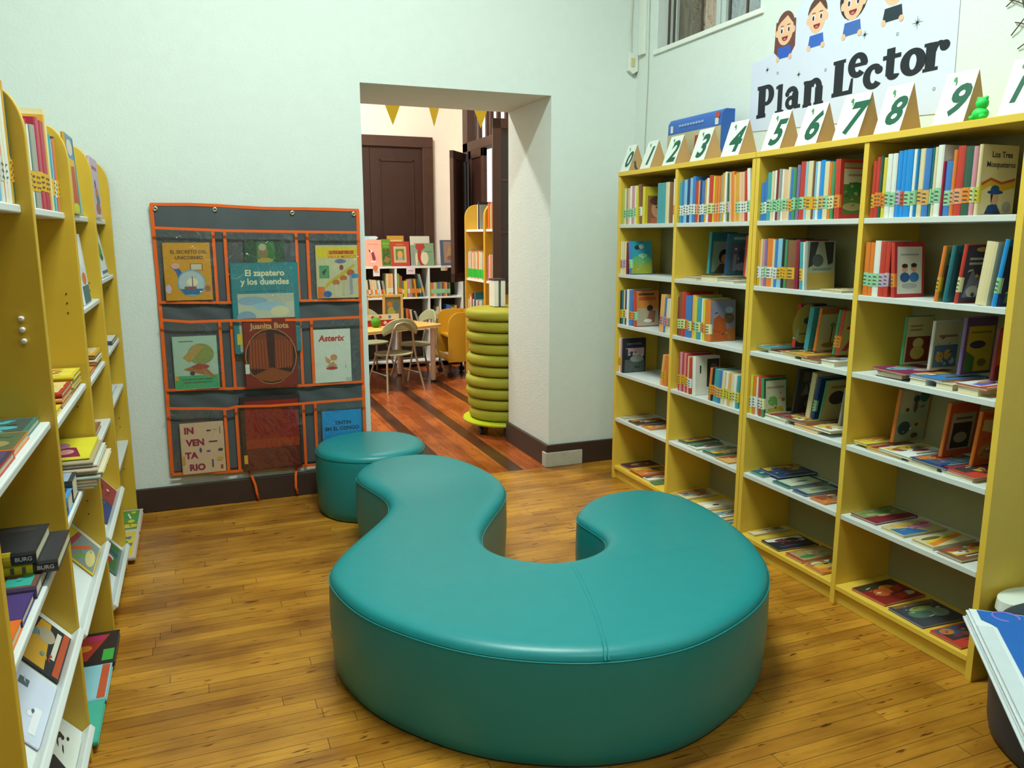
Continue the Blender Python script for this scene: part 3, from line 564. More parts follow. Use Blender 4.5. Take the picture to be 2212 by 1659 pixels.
ARTS = {
 'face': [('r', .02, .01, .98, .99, '#c4b32e'), ('r', .14, .02, .96, .76, '#8a5a3c'), ('e', .6, .4, .3, .24, '#c58a66'), ('e', .56, .62, .34, .12, '#5a3a28'), ('e', .52, .45, .04, .025, '#4a2a20'), ('e', .74, .45, .04, .025, '#4a2a20'), ('r', .3, .02, .9, .16, '#b5654a')],
 'meadow': [('r', .02, .01, .98, .99, '#2f93a8'), ('r', .02, .01, .98, .45, '#8f9a34'), ('e', .5, .42, .45, .14, '#62a468'), ('e', .3, .8, .13, .07, '#2b3a3a'), ('e', .5, .83, .12, .07, '#b9c3c4'), ('e', .55, .56, .2, .06, '#8fc0a0')],
 'child': [('r', .02, .01, .98, .99, '#c77f3a'), ('r', .02, .01, .98, .5, '#a79a80'), ('r', .1, .86, .8, .92, '#5a4a30'), ('r', .12, .72, .86, .82, '#b5562c'), ('e', .6, .5, .13, .09, '#33241e'), ('p', [(.4, .1), (.8, .1), (.85, .42), (.6, .45)], '#8a5a44'), ('e', .5, .15, .18, .05, '#d0cfc8')],
 'night': [('r', .02, .01, .98, .99, '#22242e'), ('r', .1, .5, .92, .72, '#b898a4'), ('r', .06, .02, .94, .38, '#4c5450'), ('r', .1, .48, .2, .7, '#2b2c38'), ('r', .3, .48, .42, .62, '#2b2c38'), ('e', .6, .4, .3, .1, '#8c9088'), ('r', .15, .82, .8, .87, '#5a5f70')],
 'portrait': [('r', .02, .01, .98, .99, '#2f6f78'), ('r', .1, .05, .9, .78, '#7f9484'), ('e', .55, .42, .2, .17, '#241f22'), ('e', .57, .36, .12, .11, '#c07c50'), ('p', [(.2, .02), (.9, .02), (.72, .24), (.42, .24)], '#4e4632')],
 'castle': [('r', .02, .01, .98, .99, '#347480'), ('r', .1, .06, .9, .8, '#51566e'), ('r', .25, .1, .38, .5, '#7a86a4'), ('r', .5, .1, .62, .62, '#3c4260'), ('e', .6, .2, .25, .1, '#8c98ac'), ('r', .2, .86, .8, .92, '#8fb0b0')],
 'dog': [('r', .02, .01, .98, .99, '#7c7e94'), ('r', .02, .01, .98, .3, '#a8662c'), ('p', [(.1, .02), (.15, .55), (.35, .64), (.6, .5), (.7, .02)], '#a84e1e'), ('e', .75, .55, .2, .13, '#6d5a38'), ('e', .75, .75, .16, .08, '#9db4c8')],
 'darkphoto': [('r', .02, .01, .98, .99, '#d3d2c2'), ('r', .48, .2, .98, .92, '#3c3430'), ('e', .75, .7, .15, .1, '#6e5c50'), ('r', .18, .56, .24, .76, '#33302c')],
 'field': [('r', .02, .01, .98, .99, '#b23426'), ('r', .12, .08, .99, .84, '#b6ae8a'), ('r', .12, .08, .99, .58, '#4d6a2c'), ('e', .5, .5, .3, .12, '#2f6a30'), ('e', .4, .2, .3, .07, '#9a8e58'), ('r', .25, .72, .8, .75, '#8a7a6a'), ('r', .12, .86, .9, .94, '#9a8c60')],
 'horse': [('r', .02, .01, .98, .99, '#8f9683'), ('r', .02, .01, .98, .35, '#a38a3c'), ('p', [(.1, .98), (.4, .98), (.2, .5), (.05, .45)], '#2a2c30'), ('p', [(.6, .98), (.95, .98), (.92, .55), (.75, .5)], '#2a2c30'), ('e', .38, .6, .2, .13, '#454e4a'), ('r', .2, .4, .85, .44, '#5f7a60')],
 'circle': [('r', .02, .01, .98, .99, '#302c34'), ('e', .3, .55, .5, .46, '#b7a050'), ('e', .35, .62, .15, .08, '#3c4452'), ('r', .1, .3, .5, .33, '#7a5a30')],
 'tree': [('r', .02, .01, .98, .99, '#b8ae80'), ('r', .02, .86, .98, .99, '#a8622e'), ('r', .5, .15, .56, .6, '#6b4a26'), ('e', .53, .6, .1, .06, '#6e8a3c'), ('e', .5, .14, .3, .06, '#8a6a30')],
 'fable': [('r', .02, .01, .98, .99, '#a2a060'), ('r', .25, .7, .95, .92, '#96242c'), ('e', .5, .6, .3, .12, '#c79a72'), ('p', [(.1, .1), (.5, .5), (.6, .4), (.3, .1)], '#b03038'), ('e', .7, .3, .25, .14, '#9aa23a'), ('e', .75, .5, .12, .08, '#55402c')],
 'frog': [('r', .02, .01, .98, .99, '#2d5230'), ('r', .1, .06, .97, .93, '#b9bc9c'), ('r', .15, .72, .9, .78, '#a08a6c'), ('e', .4, .4, .2, .13, '#5e9a44'), ('p', [(.1, .06), (.97, .06), (.8, .26), (.2, .2)], '#a8a43c'), ('e', .85, .42, .08, .05, '#a35a2c')],
 'mono': [('r', .02, .01, .98, .99, '#35322f'), ('r', .2, .72, .95, .94, '#5b564a'), ('p', [(.2, .4), (.5, .42), (.35, .68)], '#6c685c'), ('p', [(.55, .42), (.95, .5), (.9, .7), (.4, .7)], '#78746a'), ('e', .6, .2, .25, .1, '#55523f')],
 'blob': [('r', .02, .01, .98, .99, '#aaa274'), ('e', .52, .56, .34, .17, '#3e322e'), ('r', .2, .8, .8, .86, '#8a7434'), ('e', .8, .84, .1, .05, '#3e7a48')],
 'hat': [('r', .02, .01, .98, .99, '#cfc394'), ('p', [(.05, .42), (.3, .5), (.6, .44), (.98, .5), (.98, .4), (.6, .34), (.3, .42), (.05, .34)], '#c9a22c'), ('p', [(.05, .46), (.3, .54), (.6, .48), (.98, .54), (.98, .5), (.6, .44), (.3, .5), (.05, .42)], '#b0552c'), ('p', [(.2, .02), (.28, .14), (.5, .18), (.66, .02)], '#25407e'), ('e', .46, .24, .11, .085, '#caa07c'), ('e', .45, .33, .22, .03, '#1e4a8a'), ('e', .44, .37, .12, .06, '#1e4a8a'), ('p', [(.33, .3), (.36, .16), (.4, .3)], '#221c1c'), ('t', .55, .86, .16, '#3a3840', 'Los Tres', .02), ('t', .54, .72, .15, '#43424a', 'Mosqueteros', .02), ('e', .8, .12, .12, .08, '#9aa0a0')],
 'kids': [('r', .02, .01, .98, .99, '#b5303c'), ('r', .1, .06, .92, .92, '#d2d6c4'), ('e', .35, .52, .1, .07, '#d0a284'), ('e', .35, .57, .1, .04, '#3a2c28'), ('e', .65, .53, .1, .07, '#d0a284'), ('e', .65, .58, .1, .04, '#3a2c28'), ('e', .35, .36, .16, .09, '#2f5a94'), ('e', .66, .36, .16, .09, '#3a76b4'), ('r', .2, .76, .8, .79, '#9aa4a8'), ('e', .5, .2, .26, .05, '#a8b2b0')],
 'leafy': rart(71, '#8d8a52', ['#5a6a38', '#a8945a', '#8c4a38']),
 'wolf': [('r', .02, .01, .98, .99, '#3a3446'), ('r', .15, .74, .8, .78, '#9aa094'), ('r', .15, .66, .8, .7, '#9aa094'), ('p', [(.1, .1), (.3, .6), (.5, .4), (.7, .6), (.9, .1)], '#6a6c84'), ('e', .4, .2, .2, .1, '#a8aca8'), ('e', .5, .92, .2, .04, '#c09a5a')],
 'forest': [('r', .02, .01, .98, .99, '#1c2f6a'), ('r', .02, .9, .98, .99, '#1769b8'), ('p', [(.2, .05), (.9, .05), (.8, .78), (.4, .7)], '#4a7444'), ('e', .6, .7, .2, .1, '#8ba86a'), ('e', .5, .2, .22, .1, '#a6b49c')],
 'icecream': [('r', .02, .01, .98, .99, '#c1b67c'), ('r', .08, .05, .94, .58, '#772a22'), ('e', .5, .44, .2, .11, '#c9bb70'), ('e', .5, .24, .26, .14, '#bfa84e'), ('r', .14, .78, .6, .82, '#8a8050'), ('r', .14, .7, .6, .74, '#8a8050')],
 'party': [('r', .02, .01, .98, .99, '#c3bc8c'), ('r', .08, .04, .96, .5, '#55748c'), ('e', .3, .26, .14, .11, '#cf9c3c'), ('e', .6, .3, .14, .11, '#d1a04a'), ('e', .78, .16, .1, .07, '#b8c0b0'), ('r', .2, .66, .9, .71, '#a86a50')],
 'umbrella': [('r', .02, .01, .98, .99, '#5c4468'), ('r', .1, .05, .95, .84, '#b09a26'), ('e', .45, .52, .26, .07, '#3a3344'), ('p', [(.1, .05), (.1, .42), (.4, .3), (.4, .05)], '#3e6a2c'), ('e', .65, .2, .14, .07, '#6a5c20'), ('r', .2, .72, .85, .75, '#7a6c24')],
 'flame': [('r', .02, .01, .98, .99, '#a8521e'), ('r', .02, .01, .98, .3, '#5e241c'), ('p', [(.3, .3), (.35, .6), (.55, .66), (.6, .3)], '#6a2c18'), ('e', .75, .3, .12, .1, '#cf9a3a')],
 'birds': [('r', .02, .01, .98, .99, '#8d9a7c'), ('r', .05, .55, .42, .96, '#a9a67c'), ('e', .55, .8, .1, .07, '#2c3e44'), ('e', .55, .66, .06, .12, '#55453a'), ('e', .8, .85, .16, .12, '#2d5a50'), ('e', .28, .26, .2, .13, '#2c4a4c'), ('e', .3, .26, .09, .06, '#3c3c44'), ('e', .7, .3, .2, .1, '#a39a5a'), ('e', .66, .1, .12, .05, '#4a3c22')],
 'cabin': [('r', .02, .01, .98, .99, '#b5502c'), ('r', .12, .12, .9, .8, '#a59c7c'), ('r', .2, .14, .82, .62, '#352c20'), ('e', .5, .34, .22, .1, '#8f8a6a'), ('r', .25, .68, .78, .72, '#5c503c')],
 'sunset': [('r', .02, .01, .98, .99, '#b0522c'), ('p', [(.1, .65), (.95, .5), (.95, .8), (.1, .85)], '#b3a47a'), ('e', .4, .25, .3, .15, '#9a7a58'), ('r', .1, .9, .9, .93, '#8f3a20')],
 'dusk': [('r', .02, .01, .98, .99, '#4a2c38'), ('e', .5, .45, .3, .22, '#b07a50'), ('e', .45, .5, .14, .12, '#3a2430'), ('r', .05, .02, .95, .14, '#2f3c58')],
 'eye': [('r', .02, .01, .98, .99, '#cfcab0'), ('e', .5, .5, .36, .18, '#dcdacb'), ('e', .5, .5, .1, .1, '#4a3c34'), ('r', .1, .85, .9, .92, '#7c5a3a')],
 'wave': [('r', .02, .01, .98, .99, '#235a6c'), ('p', [(.1, .2), (.9, .4), (.9, .6), (.1, .4)], '#8fa89a'), ('e', .6, .75, .25, .1, '#17364e'), ('e', .3, .15, .2, .06, '#a6b49a')],
 'whitecard': [('r', .02, .01, .98, .99, '#1f5c58'), ('r', .1, .08, .9, .92, '#b4bca4'), ('e', .45, .5, .16, .06, '#3c4a50'), ('r', .1, .8, .3, .88, '#cf8a3a'), ('e', .65, .55, .1, .05, '#c09a84')],
 'leafcard': [('r', .02, .01, .98, .99, '#254a68'), ('r', .12, .1, .9, .9, '#9aa486'), ('e', .5, .5, .22, .16, '#6e8a66'), ('e', .6, .6, .1, .08, '#b08a70'), ('r', .02, .3, .12, .7, '#2347a0')],
 'village': [('r', .02, .01, .98, .99, '#a03c28'), ('r', .06, .05, .94, .95, '#9c8a58'), ('e', .3, .7, .14, .1, '#86ac7a'), ('e', .7, .65, .2, .14, '#3f7a44'), ('r', .2, .2, .6, .4, '#c0a070')],
 'swirl': [('r', .02, .01, .98, .99, '#7c2250'), ('e', .35, .7, .25, .16, '#b6a8a8'), ('e', .65, .4, .3, .2, '#6a98a4'), ('e', .4, .2, .2, .1, '#8a8a3a')],
 'stripes': [('r', .02, .01, .98, .99, '#c9cccf'), ('r', .02, .75, .98, .95, '#b8452c'), ('p', [(.1, .1), (.5, .6), (.9, .7), (.9, .4)], '#5a5cb0'), ('e', .5, .3, .2, .1, '#c98a4a')],
 'garden': [('r', .02, .01, .98, .99, '#7a2034'), ('p', [(.02, .01), (.98, .01), (.98, .5), (.02, .7)], '#7a8250'), ('e', .4, .35, .18, .1, '#3e8a3c'), ('e', .55, .55, .12, .08, '#d0b888'), ('e', .7, .4, .15, .1, '#8fa06a')],
 'pinkblue': [('r', .02, .01, .98, .99, '#bfae72'), ('p', [(.4, .98), (.98, .98), (.98, .35), (.6, .5)], '#2e6aa0'), ('e', .35, .5, .26, .2, '#c88aa4'), ('e', .2, .3, .16, .12, '#c04a78'), ('e', .6, .25, .25, .1, '#cf9a3a')],
 'ribbon': [('r', .02, .01, .98, .99, '#c3ba8c'), ('p', [(.05, .2), (.95, .7), (.95, .95), (.05, .5)], '#cf7a24'), ('p', [(.05, .1), (.95, .55), (.95, .7), (.05, .25)], '#c9b02c'), ('e', .7, .3, .22, .12, '#6a5a30'), ('e', .4, .45, .1, .06, '#4f8a3a')],
 'fire': [('r', .02, .01, .98, .99, '#7c2018'), ('r', .02, .01, .98, .3, '#3a3420'), ('e', .4, .4, .2, .2, '#d07a30'), ('e', .65, .5, .16, .18, '#c05a24'), ('e', .2, .75, .14, .1, '#a9b08c'), ('p', [(.1, .3), (.3, .9), (.5, .9), (.4, .4)], '#a83a20')],
 'moss': [('r', .02, .01, .98, .99, '#3c3e46'), ('e', .3, .55, .2, .2, '#7f9080'), ('e', .65, .5, .24, .2, '#4d6a5c'), ('e', .5, .3, .25, .1, '#8aa05a'), ('r', .05, .02, .95, .14, '#7a5a2c')],
}
DETAIL = random.Random(41)
for nm_ in ('meadow', 'night', 'dog', 'field', 'birds', 'moss', 'fire', 'garden', 'pinkblue', 'swirl', 'wolf', 'forest', 'party', 'fable', 'frog', 'castle', 'village', 'sunset'):
    cs_ = [q[-1] for q in ARTS[nm_] if q[0] != 't'][1:]+['#c9c2a4', '#3a3a3c']
    for i in range(12):
        x, y, q = DETAIL.uniform(.16, .84), DETAIL.uniform(.1, .66), DETAIL.uniform(.02, .06); c_ = DETAIL.choice(cs_)
        ARTS[nm_].append(('e', x, y, q, q*.6, c_) if i % 2 else ('p', [(x-q*1.6, y), (x+q, y+q*.6), (x+q*1.2, y+q*1.1), (x-q, y+q*.7)], c_))
ADESC = dict(face='brown face on its cover', meadow='blue and green picture cover', child='reading child on its orange cover', night='dusk-sky cover', portrait='dark-haired portrait cover', castle='grey tower cover',
 dog='brown hill and sky cover', darkphoto='dark photo on white cover', field='green field cover framed in red', horse='dark-curtained grey cover', circle='big tan circle cover', tree='small tree on cream cover',
 fable='red and cream picture cover', frog='green animal on pale cover', mono='black-and-white photo cover', blob='dark blob on cream cover', hat='blue-hatted man on cream cover', kids='two children on white cover',
 leafy='leafy green cover', wolf='dark cover with pale title lines', forest='green plant on blue cover', icecream='ice-cream picture cover', party='two yellow heads on its cover', umbrella='dark umbrella on yellow cover',
 flame='orange flame cover', birds='birds and leaves cover', cabin='framed dark photo cover', sunset='orange cover with cream band', dusk='round tan face cover', eye='round eye cover', wave='pale wave cover',
 whitecard='white panel', leafcard='pale green panel', village='green treetops cover', swirl='magenta swirl cover', stripes='red and purple striped cover', garden='green garden on maroon cover',
 pinkblue='pink and blue cover', ribbon='orange ribbon cover', fire='red and orange peppers cover', moss='grey and moss-green cover')
ROWN = {1: 'top', 2: 'second', 3: 'third', 4: 'fourth', 5: 'fifth', 6: 'bottom'}
BAYN = {'A': 'first', 'B': 'second', 'C': 'third', 'D': 'fourth'}
TOK = re.compile(r'^(\d+)([a-zA-Z])([a-zA-Z-])(\d+)(?:/(-?\d+))?(?:\*(\w+))?(>?)$')
WS = {('C', 1): .9}
HS = {('D', 1): 1.10, ('C', 1): .92, ('B', 1): .96}
LIFT = {('C', 3): (.030, .10), ('D', 3): (.040, .10), ('D', 4): (.026, .10), ('B', 2): (.029, .10)}
for (bay, row), spec in ROWS.items():
    far, near = BAY[bay]; toks = spec.split(); i = 0
    y = far-.002; pa, ph = 0, 9                      # lean and height of whatever stands to the left
    for tk in toks:
        if tk[0] == '@': y = min(y, int(tk[1:])/1000, far-.002); continue
        w, c, l, h, lean, art, setback = TOK.match(tk).groups(); w = int(w)/1000; h = int(h)/1000; lean = int(lean or 0)
        h *= HS.get((bay, row), 1); w *= WS.get((bay, row), 1); i += 1; dz, dx = LIFT.get((bay, row), (0, 0))
        if (bay, row) == ('C', 4) and i >= 6: dz, dx = .026, .10
        d = min(.235, h*.74)
        if dx: d = min(d, .16)
        if setback: dx = .12; d = .15
        a = R(lean); dx += rnd.uniform(0, .006)+.012
        wy = w/math.cos(a)+.0006
        y -= max(0, min(h, ph)*(math.tan(a)-math.tan(pa)))     # tops must not cross
        if y-wy+h*min(0, math.tan(a)) < near+.001:
            print('OVERFULL', bay, row, i, round(y-wy+h*min(0, math.tan(a))-near, 3)); continue
        pa, ph = a, h
        yc = y-wy/2; zb = ZS[row]+dz+abs(math.sin(a))*w/2+.0006
        ln = LN.get(l)
        who = (ln+'-tagged ' if ln else '')+CN[c]+' book'
        if art: lab = f"{CN[c]} book with {ADESC[art]}, {BAYN[bay]} bay's {ROWN[row]} row, numbered bookcase"
        else: lab = f"{who}, {ORD[i]} from doorway end, {BAYN[bay]} bay's {ROWN[row]} row, numbered bookcase"
        book(lab, f"books standing on the {ROWN[row]} shelf of the {BAYN[bay]} bay", w, h, d, c, (RX0+dx, yc, zb), (-a, 0, 0), None if l == '-' else l, ARTS.get(art), lz=rnd.uniform(.17, .2))
        y -= wy
# flat books
cells = {}
for f in FLATS: cells.setdefault(f[:2], []).append(list(f))
PAL = ['#8c4a34', '#c9b98a', '#4e6a4a', '#3c5676', '#b8702e', '#d0cdbb', '#7a3038', '#6a8a8c', '#caa63c', '#3a3432']
for (bay, row), L in cells.items():
    far, near = BAY[bay]; L.sort(key=lambda f: -f[2])
    low = [f for f in L if f[10] == 0]; n = 0
    for k, f in enumerate(low):                      # neighbours on the same level do not overlap
        f[3] = min(f[3], 1000*2*min(far-.012-f[2], f[2]-near-.012))
    for _ in range(6):
        for p, q in zip(low, low[1:]):
            gap = (p[2]-q[2])*1000-22; s = (p[3]+q[3])/2
            if s > gap: k = gap/s; p[3] *= k; q[3] *= k
    for f in L:
        n += 1
        _, _, y, w, d, t, yaw, fo, c, art, lift, pf = f
        if lift: w = min(w, 1000*2*min(far-.014-y, y-near-.014))
        if lift: yaw = yaw*.6
        if w < 45: continue
        if w < 120 or w > 300: yaw *= .4
        a = ARTS[art] if isinstance(art, str) else rart(art, CO[c], PAL)
        desc = ADESC[art] if isinstance(art, str) else None
        lab = (f"{CN[c]} book with {desc} lying flat, {BAYN[bay]} bay's {ROWN[row]} shelf, numbered bookcase" if desc else f"{CN[c]} book lying flat, {ORD[n]} from doorway end, {BAYN[bay]} bay's {ROWN[row]} shelf, numbered bookcase")
        w /= 1000; d /= 1000; t /= 1000; d = min(d, .25)
        # cover up, spine to the back, fore-edge to the front; local height runs along the wall
        loc = (RX0+fo/1000+.012+d, y+w/2, ZS[row]+lift/1000+t/2+.0008)
        # rx=-90 turns -y up and height to +y; rz=180 turns depth to -x and height to -y
        book(lab, f"books lying on the {ROWN[row]} shelf of the {BAYN[bay]} bay", t, w, d, c, loc, (R(-90), 0, R(180+yaw*.5)), None, a, stuff=(bay == 'A' or (bay == 'B' and row == 2)))
# ------------------------------------------------------------------ number cards on top of the bookcase
KRAFT = M('#b9986a', .8, .1, .06); CARD = M('#d6ddd7', .6, .2, .02); GRN = '#17553e'
TN = [('0',4.285,4.180),('1',4.063,3.945),('2',3.83,3.70),('3',3.57,3.437),('4',3.304,3.172),('5',3.014,2.886),('6',2.798,2.667),('7',2.585,2.445),('8',2.37,2.255),('9',2.115,1.997),('10',1.875,1.757)]
for ch, ya, yb in TN:
    w = ya-yb; H = {'0': .150, '1': .150, '2': .150, '3': .155, '4': .160, '5': .162, '6': .162}.get(ch, .170); D = .115; yc = (ya+yb)/2; yaw = R(rnd.uniform(-3, 3))
    t = tag(empty('number_card', (2.382, yc, 1.8675), (0, 0, yaw)), f'folded kraft stand with white card reading {ch} on top of the numbered bookcase', 'number card', 'number cards on the bookcase top')
    k = MB(); tri = [(.003, 0), (D, 0), (D*.5, H)]
    k.prism(tri, lambda p: (p[0], w/2-.001, p[1]), lambda p: (p[0], -w/2+.001, p[1]), KRAFT); k.build('kraft_stand', t)
    # white face on the sloping front
    u = Vector((D*.5-.003, 0, H)); L = u.length; u /= L; nrm = Vector((-u.z, 0, u.x))
    def P(a, b, e, w=w, u=u, nrm=nrm): return tuple(Vector((.003, w/2-a, .001))+u*b+nrm*(e+.0012))
    f = MB(); f.poly([P(0, 0, 0), P(w, 0, 0), P(w, L*1.008, 0), P(0, L*1.008, 0)], CARD); f.build('card_face', t)
    s = [('t', .56, .42, 1.2 if ch != '10' else .95, GRN, ch, .034, .22), ('e', .34, .86, .055, .05, '#3f8a4a'), ('e', .4, .79, .02, .05, '#2c6a40')]
    art_mb(s, w, L, lambda a, b, e: P(a, b, e+.0004)).build('printed_number', t)
# blue volume standing on its fore-edge behind the cards
v = tag(empty('reference_volume', (2.55, 3.99, 1.868)), 'thick blue book lying behind the 3 and 4 cards', 'book')
b = MB(); b.prism([(-.03, .0), (-.03, .185), (-.028, .235), (-.014, .257), (.0, .262), (.05, .262), (.05, 0)], lambda p: (p[0], 0, p[1]), lambda p: (p[0], -.49, p[1]), M('#2f5fae', .4, .4)); b.build('cover', v, smooth=True)
b = MB(); b.box((-.034, -.488, .001), (-.0295, -.002, .178), M('#b5ad8a', .7, .2)); b.build('page_block', v)
b = MB()
for y0, y1, z0, z1, c in ((-.03, -.05, .188, .225, '#cfd2cc'), (-.44, -.465, .186, .218, '#cfd2cc'), (-.445, -.475, .22, .246, '#b84a3c')):
    b.box((-.033, y1, z0), (-.029, y0, z1), c)
for k in range(9): b.box((-.0325, -.11-.026*k-.018, .212), (-.0295, -.11-.026*k, .224), '#8ea6cf')
b.build('spine_print', v)
p = MB(); p.prism([(0, 0), (.012, 0), (.022, .15), (.012, .152)], lambda q: (q[0], 0, q[1]), lambda q: (q[0], -.085, q[1]), M('#9a3c34', .6, .3)); o = p.build('folded_card', None, (2.500, 3.715, 1.8675)); tag(o, 'dark red card leaning behind the gap between cards 2 and 3', 'card')
b = MB(); b.tube([(0, 0, .004), (.0, .018, .02), (.004, .03, .05)], .006, '#2a3038', 8); o = b.build('pen_stub', None, (2.40, 4.115, 1.868), smooth=True); tag(o, 'small dark clip lying between the 0 and 1 cards', 'clip')
# green toy
t = tag(empty('toy_figure', (2.405, 1.952, 1.8675)), 'small bright green toy figure between the 9 and 10 cards', 'toy')
TG = M('#2fd45a', .5, .4)
def ballmesh(c, rx, ry, rz, m, n=14):
    mb = MB(); prof = [(max(.0005, math.sin(math.pi*i/n)), -math.cos(math.pi*i/n)) for i in range(n+1)]
    mb.lathe(prof, m, n=18); mb.v = [(c[0]+x*rx, c[1]+y*ry, c[2]+z*rz) for x, y, z in mb.v]; return mb
ballmesh((0, 0, .02), .024, .026, .02, TG).build('body', t, smooth=True)
ballmesh((0, -.004, .052), .02, .019, .02, TG).build('head', t, smooth=True)
for s in (-1, 1):
    ballmesh((-.012, .018*s, .009), .014, .009, .009, TG).build('foot', t, smooth=True)
    ballmesh((0, -.004+.014*s, .068), .006, .006, .006, TG).build('ear', t, smooth=True)

# ------------------------------------------------------------------ wall poster
po = tag(empty('wall_poster', (XR-.002, 0, 0)), 'white wall poster reading Plan Lector with four cartoon children', 'poster')
PAP = M('#cdd3e6', .6, .25, .02)
outl = [(3.499, 2.02), (2.303, 1.955), (2.319, 2.75), (3.10, 2.75), (3.18, 2.52), (3.36, 2.36), (3.499, 2.35)]
b = MB(); b.prism(outl, lambda p: (0, p[0], p[1]), lambda p: (-.0012, p[0], p[1]), PAP); b.build('sheet', po)
INK = M('#23282f', .5, .3)
def rect(x0, y0, x1, y1): return [(x0, y0), (x1, y0), (x1, y1), (x0, y1)]
def ring(cx, cy, ro, rp, ri, rj, a0=0, a1=360, n=28):
    o = ell(cx, cy, ro, rp, a0, a1, n); q = ell(cx, cy, ri, rj, a0, a1, n)
    if a1-a0 == 360: o.append(o[0]); q.append(q[0])
    return [[o[i], o[i+1], q[i+1], q[i]] for i in range(len(o)-1)]
G = {
 'P': [rect(.08, 0, .5, 1), rect(0, 0, .55, .12), rect(0, .88, .42, 1), rect(.4, .87, .6, 1), rect(.4, .36, .6, .48)]+ring(.58, .68, .42, .32, .1, .19, -90, 90),
 'l': [rect(.22, 0, .78, 1), rect(0, 0, 1, .11), rect(.0, .86, .5, .97)],
 'a': [rect(.44, .05, .84, .7), rect(.6, 0, 1, .16)]+ring(.38, .3, .36, .3, .12, .12)+ring(.42, .66, .4, .33, .1, .12, 0, 150)+[ell(.14, .7, .13, .12)],
 'n': [rect(.04, 0, .4, .95), rect(0, 0, .44, .12), rect(0, .84, .2, .96), rect(.58, 0, .94, .66), rect(.54, 0, 1, .12)]+ring(.56, .62, .34, .38, .06, .18, 0, 160),
 'L': [rect(.08, 0, .52, 1), rect(0, .9, .6, 1), rect(0, 0, 1, .12), [(.8, .1), (1, .1), (1, .42), (.9, .42)]],
 'e': ring(.5, .5, .52, .5, .15, .27, 0, 315)+[rect(.2, .44, .98, .58)],
 'c': ring(.52, .5, .54, .5, .16, .27, 55, 320)+[ell(.78, .72, .2, .16)],
 't': [rect(.2, .15, .66, 1), rect(0, .66, 1, .8)]+ring(.62, .2, .36, .2, .04, .06, 180, 350),
 'o': ring(.5, .5, .5, .5, .14, .28),
 'r': [rect(.08, 0, .48, .95), rect(0, 0, .6, .12), rect(0, .84, .3, .96), ell(.8, .76, .2, .18)]+ring(.62, .6, .3, .36, .12, .2, 70, 170),
}
LET = [('P', 3.443, 3.316, 2.076, 2.229), ('l', 3.303, 3.243, 2.08, 2.214), ('a', 3.235, 3.128, 2.088, 2.193), ('n', 3.113, 2.98, 2.083, 2.204), ('L', 2.931, 2.809, 2.1, 2.251), ('e', 2.841, 2.735, 2.161, 2.263), ('c', 2.752, 2.648, 2.1, 2.201), ('t', 2.653, 2.561, 2.12, 2.245), ('o', 2.562, 2.44, 2.119, 2.223), ('r', 2.452, 2.336, 2.121, 2.231)]
b = MB()
for ch, y0, y1, z0, z1 in LET:
    for q_, pg in enumerate(G[ch]): b.poly([(-.0018-.00003*q_, y0+(y1-y0)*x, z0+(z1-z0)*z) for x, z in pg], INK)
b.build('lettering', po)
SK = '#e3b593'; 
def kid(cy, cz, w, hair, shirt, long, bob):
    s = []; H = w*1.25
    def e(dx, dz, rx, rz, c): s.append(('e', dx, dz, rx, rz, c))
    if long: s.append(('p', [(-.55, .35), (-.6, -.75), (-.35, -.95), (.4, -.95), (.6, -.7), (.58, .3)], hair))
    if bob: e(0, .1, .62, .68, hair)
    s.append(('p', [(-.42, -1.05), (-.34, -.62), (.34, -.62), (.42, -1.05)], shirt))
    e(0, 0, .46, .58, SK); e(-.47, -.08, .09, .13, SK); e(.47, -.08, .09, .13, SK)
    s.append(('p', ell(0, .12, .5, .55, 0, 180, 14)+[(-.3, .3), (.1, .5), (.38, .2)], hair))
    for k in (-1, 1): e(.19*k, -.02, .085, .12, '#f4f4f2'); e(.2*k, -.03, .055, .09, '#3a2a30'); s.append(('r', .19*k-.09, .13, .19*k+.09, .16, hair)); e(.36*k, -1.05, .1, .1, SK)
    s.append(('p', ell(0, -.26, .17, .16, 180, 360, 12), '#7c2430')); e(0, -.36, .08, .04, '#d06a6a')
    return art_mb(s, w, w, lambda a, b_, e_: (-.0015-e_, cy-a, cz+b_))
HB, BK = '#6a3f36', '#2c2a2e'
kid(3.262, 2.46, .122, HB, '#2f58b8', True, False).build('printed_child', po)
kid(3.052, 2.468, .122, '#5a3c32', '#3562bc', False, False).build('printed_child', po)
kid(2.838, 2.478, .128, BK, '#3f66ae', False, True).build('printed_child', po)
kid(2.622, 2.482, .125, '#4a3430', '#26343c', False, False).build('printed_child', po)
b = MB()
for y, z, r in ((2.496, 2.315, .03), (2.762, 2.328, .02), (3.151, 2.238, .018), (3.377, 2.299, .018)):
    for k in range(8):
        a = k*math.pi/4; rr = r*(1 if k % 2 == 0 else .7); b.poly([(-.0018, y+math.cos(a)*rr, z+math.sin(a)*rr), (-.0018, y+math.cos(a+1.57)*.0022, z+math.sin(a+1.57)*.0022), (-.0018, y-math.cos(a+1.57)*.0022, z-math.sin(a+1.57)*.0022)], '#3c5a3c')
for y, z in ((2.589, 2.293), (2.39, 2.052), (2.978, 2.227), (2.76, 2.065), (3.30, 2.27), (3.25, 2.04), (2.44, 2.4)):
    for pg in ring(y, z, .007, .007, .004, .004, 0, 360, 10): b.poly([(-.0018, p[0], p[1]) for p in pg], '#6a8a7a')
b.build('star_print', po)
